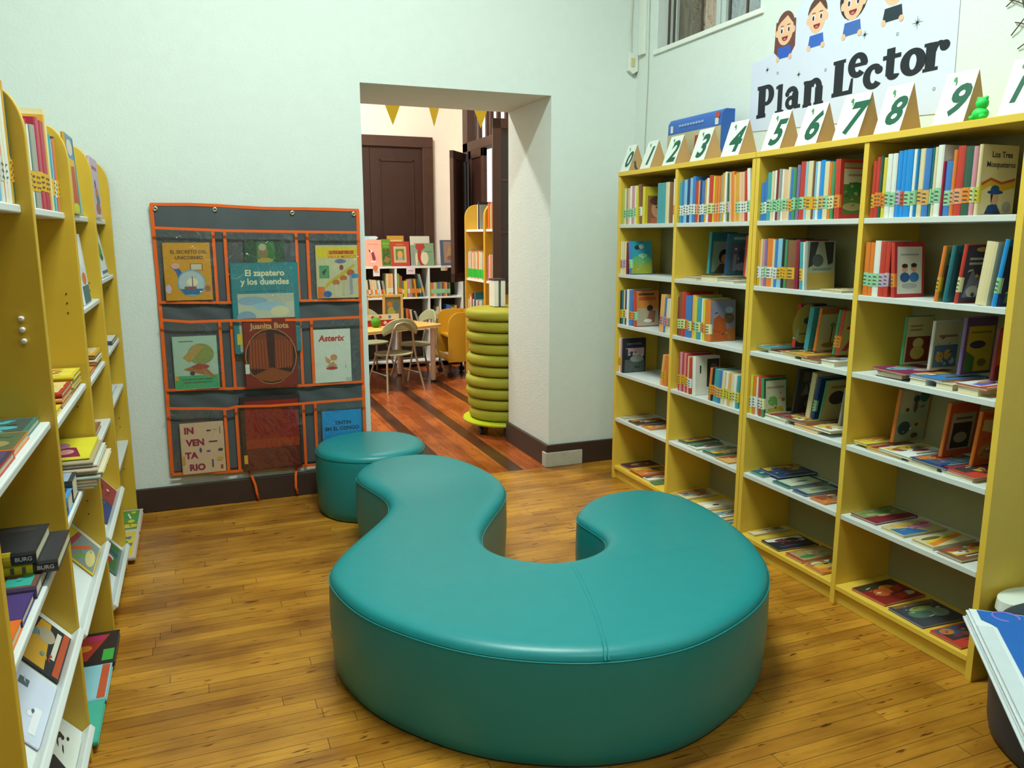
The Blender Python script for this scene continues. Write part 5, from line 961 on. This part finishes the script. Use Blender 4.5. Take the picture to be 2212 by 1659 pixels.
# fourth bay
lay('orange and black book lying on the fourth-bay shelf beside the wall', 3, 4.3, 4.58, .975, .02, .26, '#3a3a4a', [('r', .02, .01, .98, .99, '#cfcfc9'), ('r', .02, .55, .98, .99, '#b8582c'), ('r', .02, .4, .98, .55, '#2c3044'), ('e', .3, .75, .2, .14, '#4a3a2c'), ('r', .1, .2, .9, .28, '#5a5c66')], xf=-.386)
lay('white album on the middle fourth-bay shelf', 3, 4.1, 4.5, .735, .014, .24, '#c9cdc6', [('r', .02, .01, .98, .99, '#c4ccc8'), ('e', .5, .3, .3, .12, '#9ab4b8')], xf=-.40)
lay('red booklet on the lower fourth-bay shelf', 3, 4.2, 4.4, .43, .014, .18, '#c03226', [('r', .02, .01, .98, .99, '#c03a2c')], xf=-.43)
for i, (y0, y1) in enumerate(((4.25, 4.59), (3.885, 4.24))):
    lay(['bright comic lying at the foot of the fourth bay against the skirting', 'colourful comic lying at the foot of the fourth bay, nearer one'][i], 3, y0, y1, .02, .022, .30, '#b9a8a0', A(150+i, '#c4b0a4', ['#a83c34', '#4a8a44', '#c9b43a', '#4a6a9a', '#d6d2c8']), xf=-.335)
# books leaning on the sloping ledges
def sloped(label, k, y0, y1, z, h, t, c, art, off=0):
    # the book lies back on the 50-degree slope, its foot against the lip
    a = R(40); w = y1-y0; r = random.Random(len(label)); cs = [q[-1] for q in art][1:]
    art = list(art)
    for i in range(10):
        x, y, q = r.uniform(.12, .88), r.uniform(.12, .85), r.uniform(.02, .05)
        art.append(('e', x, y, q, q*.6, r.choice(cs)) if i % 2 else ('p', [(x-q*2, y), (x+q, y+q*.8), (x+q*1.2, y+q*1.3), (x-q, y+q*.8)], r.choice(cs)))
    n = Vector((math.sin(R(50)), 0, math.cos(R(50)))); u = Vector((-math.cos(R(50)), 0, math.sin(R(50))))
    p = Vector((XF, y0, z))+n*(t/2+.001)+u*(.008+off)
    book(label, 'books leaning on the sloping ledges', t, h, w, c, p, (-a, 0, R(90)), None, art)
sloped('black and gold magazine on the first-bay sloping ledge beside the divider', 0, 2.10, 2.33, .40, .235, .007, '#2a2628', [('r', .02, .01, .98, .99, '#25242a'), ('p', [(.02, .2), (.98, .28), (.98, .42), (.02, .52)], '#c9962a'), ('p', [(.5, .98), (.98, .98), (.98, .55), (.7, .5)], '#1f6aa8'), ('p', [(.2, .8), (.4, .85), (.75, .4), (.6, .4)], '#5a8a8c'), ('e', .7, .3, .16, .12, '#a89a84'), ('r', .02, .02, .98, .1, '#a8441e'), ('r', .3, .12, .9, .18, '#c9c4b4')])
sloped('white and lavender magazine nearer on the same first-bay sloping ledge', 0, 1.82, 2.07, .40, .235, .007, '#c4c8d6', [('r', .02, .01, .98, .99, '#bfc6d8'), ('e', .4, .75, .3, .18, '#7c8494'), ('e', .5, .68, .16, .1, '#a8b4b4'), ('r', .7, .3, .82, .42, '#4c5c64'), ('e', .3, .48, .14, .05, '#a85c3c'), ('r', .1, .08, .5, .16, '#d6d8dc')])
sloped('white book with black brush shapes on the lowest first-bay ledge', 0, 2.06, 2.32, .10, .235, .007, '#cfd2cc', [('r', .02, .01, .98, .99, '#cdd0c6'), ('p', [(.3, .9), (.8, .5), (.7, .45), (.2, .7)], '#2e2426'), ('p', [(.1, .5), (.5, .3), (.4, .1), (.1, .3)], '#2e2426'), ('p', [(.5, .6), (.9, .3), (.86, .24), (.5, .5)], '#3a2c2e')])
sloped('yellow magazine with coloured rays on the second-bay sloping ledge', 1, 2.86, 3.10, .37, .24, .007, '#cfb024', [('r', .02, .01, .98, .99, '#d2b422'), ('p', [(.02, .5), (.98, .35), (.98, .42), (.02, .6)], '#a83a4e'), ('p', [(.02, .02), (.98, .02), (.98, .35), (.02, .5)], '#7a868a'), ('p', [(.1, .48), (.8, .12), (.8, .2), (.2, .5)], '#c9642c'), ('p', [(.1, .3), (.6, .05), (.6, .12), (.1, .4)], '#6a9a4a'), ('e', .4, .12, .3, .08, '#cfc07a'), ('r', .2, .8, .5, .86, '#8a6a1e'), ('r', .6, .74, .84, .8, '#8a6a1e')])
sloped('dark red comic on the third-bay sloping ledge', 2, 3.60, 3.80, .375, .26, .007, '#7c2a24', [('r', .02, .01, .98, .99, '#86302a'), ('e', .4, .7, .2, .12, '#c9c9c2'), ('e', .5, .4, .3, .15, '#3a2c2c')])
sloped('navy and teal comic nearer on the third-bay sloping ledge', 2, 3.37, 3.58, .375, .26, .007, '#26345c', [('r', .02, .01, .98, .99, '#2a3a66'), ('e', .5, .3, .3, .15, '#2f8a96'), ('e', .4, .7, .2, .1, '#8a8a4a')])
sloped('green and red comic on the lowest third-bay ledge', 2, 3.50, 3.78, .105, .25, .007, '#4a6a5a', A(160, '#5a6a60', ['#b0342c', '#2f4a9a', '#c9ccc9', '#3a6a3c', '#7c3a7c']))
# ------------------------------------------------------------------ room beyond the doorway
# low white bookshelf under the dark door
ws = tag(empty('low_bookshelf', (2.0, 8.9, 0)), 'low white bookshelf in front of the dark door', 'bookshelf')
SX0, SX1 = 1.36, 2.92
def wpart(name, a, b_, m=None):
    mb = MB(); mb.box((a[0]-2.0, a[1]-8.9, a[2]), (b_[0]-2.0, b_[1]-8.9, b_[2]), m or WHITE); return mb.build(name, ws, bevel=.003)
COLS = [1.36, 1.735, 2.116, 2.50, 2.90]
wpart('top_board', (SX0, 8.9, 1.137), (SX1, 9.19, 1.16)); wpart('back_panel', (SX0, 9.185, .02), (SX1, 9.195, 1.14), M('#4a3a30', .7))
for x in COLS: wpart('side_panel', (x, 8.902, 0), (x+.022, 9.186, 1.137))
for z in (.81, .45, .08):
    for x0, x1 in zip(COLS, COLS[1:]): wpart('shelf', (x0+.022, 8.904, z-.02), (x1, 9.184, z))
wpart('divider', (2.64, 8.91, .45), (2.655, 9.184, .79))
def back_row(x0, x1, z, toks, y=8.912):
    x = x0+.002; pa, ph = 0, 9
    for tk in toks.split():
        w, c, l, h, lean, art, sb = TOK.match(tk).groups(); w = int(w)/1000; h = int(h)/1000; a = R(int(lean or 0))
        x += max(0, min(h, ph)*(math.tan(a)-math.tan(pa))); wx = w/math.cos(a)+.0006
        if x+wx > x1-.001: break
        pa, ph = a, h
        # spine to the room (-y): rz=90 puts depth along +y
        book('', '', w, h, min(.2, h*.74), c, (x+wx/2, y+rnd.uniform(0, .008), z+.0008+abs(math.sin(a))*w/2), (-a, 0, R(90)), None if l == '-' else l, None, lz=.22, stuff=True)
        x += wx
back_row(1.757, 2.116, .81, '18ko205/5 24co200/5 20kw200/5 26fo205/5 24cw200/5 22co200/6 18ew195/7 22ww195/8 20kr200/8 24eY190/9 24cw270 26Oc268 26fw270')
back_row(2.138, 2.50, .81, '20lo270 18go255 20ro240 18gw185 18y-183 20y-185 24pw200/3 22eo205/4 24no205/5 22Yo205/6 20No200/8 22TO205/10 26eY260/14')
back_row(2.522, 2.90, .81, '16y-165 16og155 16pg155 18cg158 18lg160 16Pg156 18tg158 20eg160 20ng165 22og162 18fg158 18Rg150 18gg155')
back_row(2.138, 2.50, .45, '20w-290 20w-290 26P-240 24k-230 22o-220/4 20ro225/6 22c-215/8 20ko215/12 24e-200/18')
back_row(2.522, 2.64, .45, '24w-200/5 20e-210/5 20w-190 24c-240')
back_row(2.655, 2.90, .45, '22k-210 22T-200 22e-195 26b-260 26b-250 22l-235 20e-215 22O-250')
def fo(label, x0, x1, h, c, y, art, lean=8):
    a = R(lean); t = .012
    book(label, 'books displayed on the white shelf top', t, h, x1-x0, c, (x0, y, 1.1612+math.sin(a)*t/2), (-a, 0, 0), None, art)
fo('pink book with crimson figure displayed on the white shelf', 1.80, 1.985, .295, '#d99a86', 8.945, [('r', .01, .01, .99, .99, '#dc9f8a'), ('p', [(.35, .52), (.5, .56), (.62, .3), (.56, .2), (.42, .24)], '#8c2a40'), ('e', .36, .56, .09, .045, '#d9cfc4'), ('e', .45, .18, .18, .03, '#dccfc6'), ('p', [(.2, .6), (.3, .52), (.34, .55), (.24, .64)], '#3c2a30'), ('r', .16, .82, .8, .835, '#b9705c')])
fo('pale blue book behind the pink one on the white shelf', 1.77, 1.945, .335, '#9cc0cf', 8.99, [('r', .01, .01, .99, .99, '#a2c4d0'), ('e', .8, .95, .3, .05, '#c4cfc9')])
fo('red book with square framed picture displayed on the white shelf', 2.088, 2.30, .275, '#a83a2c', 8.93, [('r', .01, .01, .99, .99, '#ab3c2e'), ('r', .14, .14, .82, .8, '#b9a878'), ('r', .24, .24, .7, .7, '#557a3c'), ('e', .48, .46, .15, .16, '#cf9450'), ('r', .34, .24, .62, .34, '#8a94b0'), ('t', .48, .87, .1, '#c9a45a', 'CUENTOS', .01)])
fo('orange and green patterned book behind the red one on the white shelf', 2.06, 2.25, .34, '#b5702c', 8.965, rart(203, '#b08a2c', ['#c05a2c', '#4a8a3c', '#c9b46a', '#3f8a5c']))
fo('green leafy book between the pink and red ones on the white shelf', 1.99, 2.085, .30, '#5c8a2c', 8.955, rart(204, '#5a8a24', ['#3c5a1e', '#8a6a3c', '#7ca43a']), 6)
fo('sage book with red shape displayed on the white shelf', 2.36, 2.585, .255, '#7c9a72', 8.93, [('r', .01, .01, .99, .99, '#7c9a74'), ('p', [(.03, .85), (.1, .97), (.5, .97), (.55, .8), (.35, .66), (.1, .72)], '#a83a34'), ('p', [(.16, .7), (.34, .7), (.3, .3), (.46, .02), (.28, .02), (.15, .3)], '#a03430'), ('e', .5, .34, .2, .29, '#cfc8a8'), ('e', .08, .3, .06, .3, '#cfc0a0'), ('r', .5, .6, .9, .63, '#4c7a5c')])
fo('cream and grey book behind the sage one on the white shelf', 2.325, 2.55, .335, '#c4c2b0', 8.965, [('r', .01, .01, .99, .99, '#c4c4b2'), ('p', [(.01, .01), (.6, .01), (.2, .7), (.01, .7)], '#8a948c')])
fo('grey-blue framed book beside the shutter on the white shelf', 2.665, 2.85, .29, '#42506a', 8.93, [('r', .01, .01, .99, .99, '#4c5a70'), ('r', .2, .1, .99, .94, '#9a7c68'), ('p', [(.3, .3), (.9, .3), (.6, .8)], '#a88a60'), ('e', .7, .3, .3, .1, '#7c5a50')])
for i, (x, w, h, c) in enumerate(((1.905, .075, .10, '#e0d6d4'), (2.297, .10, .085, '#dccad2'), (2.69, .075, .05, '#c9cdb4'))):
    b = MB(); b.box((-w/2, -.002, -h), (w/2, 0, .004), c); b.box((-w*.3, -.0026, -h*.6), (w*.3, -.0019, -h*.45), '#a89aa0')
    o = b.build('shelf_sign', None, (x, 8.8985, 1.155)); tag(o, ['white and orange paper sign under the pink displayed book', 'pink paper sign under the red displayed book', 'small pale green paper sign at the shelf edge by the shutter'][i], 'sign')
    if i != 1:
        e = MB(); e.prism(ell(-.01 if i == 0 else .03, -.01 if i == 0 else -.03, .028 if i == 0 else .015, .03 if i == 0 else .015), lambda p: (p[0], -.003, p[1]), lambda p: (p[0], -.0045, p[1]), '#d8703c'); e.build('paper_shape', o)

# reading table
tb = empty('reading_table', (1.80, 8.02, 0), (0, 0, math.atan2(.35, .72))); tag(tb, 'low table with pale wooden top and round cream legs', 'table')
def rrect(x0, y0, x1, y1, r, n=6):
    o = []
    for cx, cy, a in ((x1-r, y0+r, -90), (x1-r, y1-r, 0), (x0+r, y1-r, 90), (x0+r, y0+r, 180)): o += ell(cx, cy, r, r, a, a+90, n)
    return o
b = MB(); b.prism(rrect(-.62, -.36, .48, .36, .09), lambda p: (p[0], p[1], .578), lambda p: (p[0], p[1], .603), M('#d9b262', .4, .4, .06)); b.build('table_top', tb, bevel=.003)
b = MB(); q = rrect(-.625, -.365, .485, .365, .09); b.prism(q, lambda p: (p[0], p[1], .576), lambda p: (p[0], p[1], .5785), '#d6c8aa'); b.build('edge_band', tb)
for x, y in ((-.53, -.27), (.39, -.27), (.39, .27), (-.53, .27)):
    b = MB(); b.lathe([(.022, .018), (.026, .05), (.026, .577)], M('#dcc6b0', .4, .4), (x, y, 0), 18); o = b.build('leg', tb, smooth=True)
    c = MB(); c.lathe([(.027, .0), (.027, .018)], '#2c2622', (x, y, 0), 18); c.build('foot', o, smooth=True)
PLG = M('#a9b08a', .4, .4, .04); MET = M('#a89c84', .35, .5, .03, .5)
def chair(loc, rz, label):
    t = tag(empty('school_chair', loc, (0, 0, rz)), label, 'chair', 'small green chairs round the low table')
    # local: seat faces +y, back at -y
    b = MB(); N = 12; vs = []; fs = []
    for j in range(N+1):
        for i in range(N+1):
            u, v = i/N*2-1, j/N*2-1; s = math.sqrt(max(0, 1-u*u*.5)); s2 = math.sqrt(max(0, 1-v*v*.5)); vs.append((u*.19*s2, v*.18*s, .365-.012*math.cos(u*1.3)*math.cos(v*1.2)+.012*(v > .6)*0))
    for j in range(N):
        for i in range(N): a = j*(N+1)+i; fs.append((a, a+1, a+N+2, a+N+1))
    b.mesh(vs, fs, PLG); o = b.build('seat', t, smooth=True); s = o.modifiers.new('s', 'SOLIDIFY'); s.thickness = .012
    b = MB(); vs = []; fs = []
    for j in range(N+1):
        for i in range(17):
            u = i/8-1; v = j/N; top = .715-.075*u*u*abs(u)-.02*u*u; bot = .55+.075*(1-u*u)*.8-.005; z = bot+(top-bot)*v
            vs.append((u*.19*(1-.06*(v < .2)), -.20-.035*(z-.5)+.05*u*u, z))
    for j in range(N):
        for i in range(16): a = j*17+i; fs.append((a, a+1, a+18, a+17))
    b.mesh(vs, fs, PLG); o = b.build('backrest', t, smooth=True); s = o.modifiers.new('s', 'SOLIDIFY'); s.thickness = .011
    for sx in (-1, 1):
        b = MB(); b.tube([(sx*.20, -.26, .0), (sx*.155, -.17, .345), (sx*.12, -.195, .50), (sx*.10, -.222, .62)], .0105, MET, 10); b.build('leg', t, smooth=True)
        b = MB(); b.tube([(sx*.20, .20, .0), (sx*.14, .10, .345), (sx*.06, -.02, .352)], .0105, MET, 10); b.build('leg', t, smooth=True)
        b = MB(); b.tube([(sx*.178, -.215, .17), (sx*.172, .153, .17)], .007, MET, 8); b.build('stretcher', t, smooth=True)
    b = MB(); b.tube([(.10, -.222, .62), (.07, -.224, .66), (0, -.226, .68), (-.07, -.224, .66), (-.10, -.222, .62)], .0105, MET, 10); b.build('back_bow', t, smooth=True)
    return t
def dup_chair(root, loc, rz, label):
    r = root.copy(); COL.objects.link(r); r.location = loc; r.rotation_euler = (0, 0, rz); r['label'] = label
    for ch in list(root.children):
        c = ch.copy(); COL.objects.link(c); c.parent = r
    return r
c1 = chair((1.80, 7.72, 0), R(13), 'pale green chair nearest the doorway, its back towards us at the low table')
dup_chair(c1, (2.18, 8.32, 0), R(103), 'pale green chair at the end of the low table by the yellow bin')
dup_chair(c1, (1.76, 8.60, 0), R(196), 'pale green chair on the far side of the low table')
# things on the table
b = tag(empty('craft_box', (1.74, 8.03, .6035), (0, 0, R(8))), 'low red and white craft box with coloured shapes on the table', 'box')
m = MB(); RED = M('#b0261e', .5, .4)
for a, c in (((-.17, -.09, 0), (.17, -.082, .065)), ((-.17, .082, 0), (.17, .09, .065)), ((-.17, -.082, 0), (-.162, .082, .065)), ((.162, -.082, 0), (.17, .082, .065)), ((-.17, -.09, -.0), (.17, .09, .006))): m.box(a, c, RED)
m.build('tray', b, bevel=.002)
m = MB(); m.box((-.17, -.094, .062), (.17, -.088, .118), '#cdc4a8'); m.build('header_strip', b)
m = MB()
for x, z, c, r in ((-.11, .09, '#b5302a', .02), (-.03, .092, '#b5302a', .018), (.07, .09, '#3f86b4', .02), (.02, .034, '#d0b8bc', .022), (.12, .04, '#cfa42c', .02), (-.06, .03, '#d8c4c4', .016)):
    m.poly([(x-r, -.0947, z), (x, -.0947, z-r), (x+r, -.0947, z), (x, -.0947, z+r)], c)
m.build('paper_shapes', b)
o = ballmesh((0, 0, .05), .05, .05, .05, M('#4c8a22', .7, .2, .2, bump=.6, bscale=60)).build('green_ball', None, (1.66, 7.85, .603), smooth=True); tag(o, 'rough green ball beside the red craft box on the table', 'ball')
b = tag(empty('picture_stand', (1.83, 8.20, .6035), (0, 0, R(6))), 'wooden framed picture stand behind the craft box', 'picture stand')
m = MB()
for a, c in (((-.20, -.012, 0), (-.175, .012, .30)), ((-.02, -.012, 0), (.005, .012, .30)), ((.175, -.012, 0), (.20, .012, .27)), ((-.2, -.012, 0), (.2, .012, .022)), ((-.2, -.012, .27), (.2, .012, .295))): m.box(a, c, '#c9a05a')
m.build('frame', b, bevel=.003)
art_mb([('r', 0, 0, 1, 1, '#6c6a4c'), ('e', .4, .4, .25, .2, '#9a9a4a'), ('e', .7, .6, .2, .2, '#4a6a6a'), ('e', .3, .7, .16, .1, '#b8702c')], .17, .245, lambda a, b_, e: (.005+a, -e-.002, .023+b_)).build('picture', b)
# low yellow bin with arched end panel, on castors
yb = tag(empty('yellow_bin', (2.60, 8.3, 0)), 'low yellow book bin with arched end panel behind the table', 'bin')
YB_ = M('#cfa02c', .4, .45, .04); X0, X1, Z0, Z1 = 2.47, 2.80, .17, .70
def arch(x0): return [(X1-2.6, Z0), (x0-2.6, Z0), (x0-2.6, Z1-.14)]+[(x0+.13-.13*math.cos(R(a))-2.6, Z1-.14+.14*math.sin(R(a))) for a in range(10, 91, 10)]+[(X1-2.6, Z1)]
for y, n in ((8.05, 'end_panel'), (8.52, 'end_panel')):
    b = MB(); b.prism(arch(X0), lambda p: (p[0], y-8.3, p[1]), lambda p: (p[0], y+.02-8.3, p[1]), YB_); b.build(n, yb, bevel=.003)
for nm, a, c in (('back_panel', (2.785, 8.07, .17), (2.80, 8.52, .70)), ('shelf', (2.47, 8.07, .18), (2.785, 8.52, .20)), ('shelf', (2.52, 8.07, .42), (2.785, 8.52, .44)), ('front_rail', (2.455, 8.07, .20), (2.467, 8.52, .26))):
    b = MB(); b.box((a[0]-2.6, a[1]-8.3, a[2]), (c[0]-2.6, c[1]-8.3, c[2]), YB_); b.build(nm, yb)
for x in (2.5, 2.75):
    for y in (8.1, 8.48):
        b = MB(); b.tube([(x-2.6, y-.015-8.3, .03), (x-2.6, y+.015-8.3, .03)], .03, '#2a2624', 16); b.box((x-2.612, y-8.308, .05), (x-2.588, y-8.292, .17), '#3a3632'); b.build('castor', yb, smooth=True)
for i, c in enumerate(('#c9c4b8', '#a86a5a', '#c9c9d0')):
    book(['white booklet lying lowest in the low yellow bin', 'rose booklet, middle one in the low yellow bin', 'pale booklet topmost in the low yellow bin'][i], 'booklets in the low yellow bin', .012, .2, .26, c, (2.70, 8.12, .2015+.0128*i+.006), (R(-90), 0, R(90)), None, None)

# tall yellow bookcase by the far window
tc_ = tag(empty('rounded_bookcase', (2.62, 7.6, 0)), 'yellow bookcase with rounded divider tops under the far window', 'bookcase')
YB2_ = M('#cfa030', .4, .45, .04)
for y in (7.905, 7.335, 7.308, 6.86):
    x0 = 2.62; p = [(2.945, 0), (x0, 0), (x0, 1.68)]+[(x0+.12-.12*math.cos(R(a)), 1.68+.13*math.sin(R(a))) for a in range(10, 91, 10)]+[(2.945, 1.81)]
    b = MB(); b.prism(p, lambda q: (q[0]-2.62, y-7.6, q[1]), lambda q: (q[0]-2.62, y+.02-7.6, q[1]), YB2_); b.build('divider', tc_, bevel=.003)
for y0, y1 in ((7.355, 7.905), (6.88, 7.308)):
    for z in (1.56, 1.07, .62, .1):
        b = MB(); b.box((.012, y0-7.6+.0005, z-.022), (.32, y1-7.6-.0005, z), WHITE); b.build('shelf', tc_, bevel=.002)
    b = MB(); b.box((.31, y0-7.6+.001, 0), (.325, y1-7.6-.001, 1.53), YB2_); b.build('back_panel', tc_)
def yrow(y, yend, z, toks):
    for tk in toks.split():
        w, c, l, h, lean, art, sb = TOK.match(tk).groups(); w = int(w)/1000; h = int(h)/1000
        if y-w < yend: break
        lc_ = '#2fb03a' if l == 'G' else None
        book('', '', w, h, min(.2, h*.75), c, (2.645+rnd.uniform(0, .006), y-w/2, z+.0008), (0, 0, 0), lc_, None, lz=.05, lh=.085, stuff=True)
        y -= w+.0008
yrow(7.90, 7.36, 1.071, '22pG250 26wG270 24eG300 30cG270 34oG285 24wG262 26OG275 24eG268 24cG270 22fG266 24wG262 26rG268 24OG270 30cG275 30wG268 30yG268 30eG268 30cG262')
yrow(7.90, 7.36, .621, '22w-230 20e-240 26O-280 30w-260 40R-300 26w-240 24e-245 40T-310 24w-240 26c-240 26p-240 26e-250 26w-240 26s-250 26c-240')
yrow(7.60, 7.36, 1.561, '20w-240 34k-262 20e-235')
yrow(7.30, 6.90, 1.561, '30o-240 30r-250 22l-230 30p-250 30o-250')
yrow(7.30, 6.90, 1.071, '30p-240 30w-250 22o-240 30p-250 30c-250')

# stack of ring cushions on a round trolley
tr = tag(empty('round_trolley', (2.215, 5.72, 0)), 'round lime trolley on castors carrying the green cushion rings', 'trolley')
b = MB(); b.lathe([(.30, .085), (.33, .088), (.335, .1), (.33, .112), (.02, .113)], M('#b9c81e', .4, .4), n=56); b.build('platform', tr, smooth=True)
for a in (200, 250, 320, 30, 110):
    x, y = .25*math.cos(R(a)), .25*math.sin(R(a)); b = MB(); b.tube([(x-.014, y, .03), (x+.014, y, .03)], .03, '#35393a', 16); b.box((x-.02, y-.014, .055), (x+.02, y+.014, .086), '#55585a'); b.build('castor', tr, smooth=True)
GC = M('#9a972c', .65, .25, .06, bump=.1, bscale=160)
SEQ = 'lowest second third fourth fifth sixth seventh eighth ninth topmost'.split()
for i in range(10):
    r = .305+rnd.uniform(-.012, .008)-.012*(i == 0); pr = []
    for k in range(17):
        a = R(-90+180*k/16); ca, sa = math.cos(a), math.sin(a)
        pr.append((r-.055+.055*abs(ca)**.7, .042+.041*math.copysign(abs(sa)**.75, sa)))
    pr = [(.10, .004)]+pr+[(.10, .08)]
    b = MB(); b.lathe(pr, GC, n=60, caps=True); o = b.build('ring_cushion', None, (2.215+rnd.uniform(-.008, .008), 5.72+rnd.uniform(-.006, .008), .1135+.0845*i), smooth=True)
    tag(o, f'olive green ring cushion, {SEQ[i]} of the stack on the round trolley', 'cushion', 'ring cushions on the round trolley')
f = tag(empty('file_box', (2.20, 5.86, .1135+.845)), 'white upright file standing on top of the green cushion rings', 'file')
for x in (-.028, .028):
    b = MB(); b.box((x-.018, -.06, .0), (x+.018, .06, .20), '#d9d9d4'); b.build('folder', f, bevel=.003)
b = MB(); b.box((-.048, -.062, .2), (.048, .062, .213), '#3c3434'); b.box((-.009, -.05, .0), (.009, .05, .2), '#4a5a60'); b.build('strap', f)
# bunting
t = tag(empty('bunting', (0, 6.5, 0)), 'yellow pennant bunting strung high across the far room', 'bunting')
b = MB(); pts = [(-1.5+4.4*i/30, 0, 2.545+.03*((i-15)/15)**2) for i in range(31)]; b.tube(pts, .003, '#8a8468', 6); b.build('string', t, smooth=True)
for i, x in enumerate((.62, .95, 1.235, 1.56, 1.90, 2.30, 2.62)):
    b = MB(); w = .075; z = 2.548+.03*((x-.7)/2.2)**2; a = .5 if i in (4,) else 0
    b.prism([(-w, 0), (w, 0), (.0, -.19)], lambda p: (x+p[0]*math.cos(a), p[0]*math.sin(a)-.001, z+p[1]), lambda p: (x+p[0]*math.cos(a), p[0]*math.sin(a)+.001, z+p[1]), M('#c3a61c' if i != 2 else '#d8862c', .6, .3)); b.build('pennant', t)

so = STUFF.build('small_books'); so['kind'] = 'stuff'; tag(so, 'small book spines on far room shelves and thin books lying in the numbered bookcase', 'books')
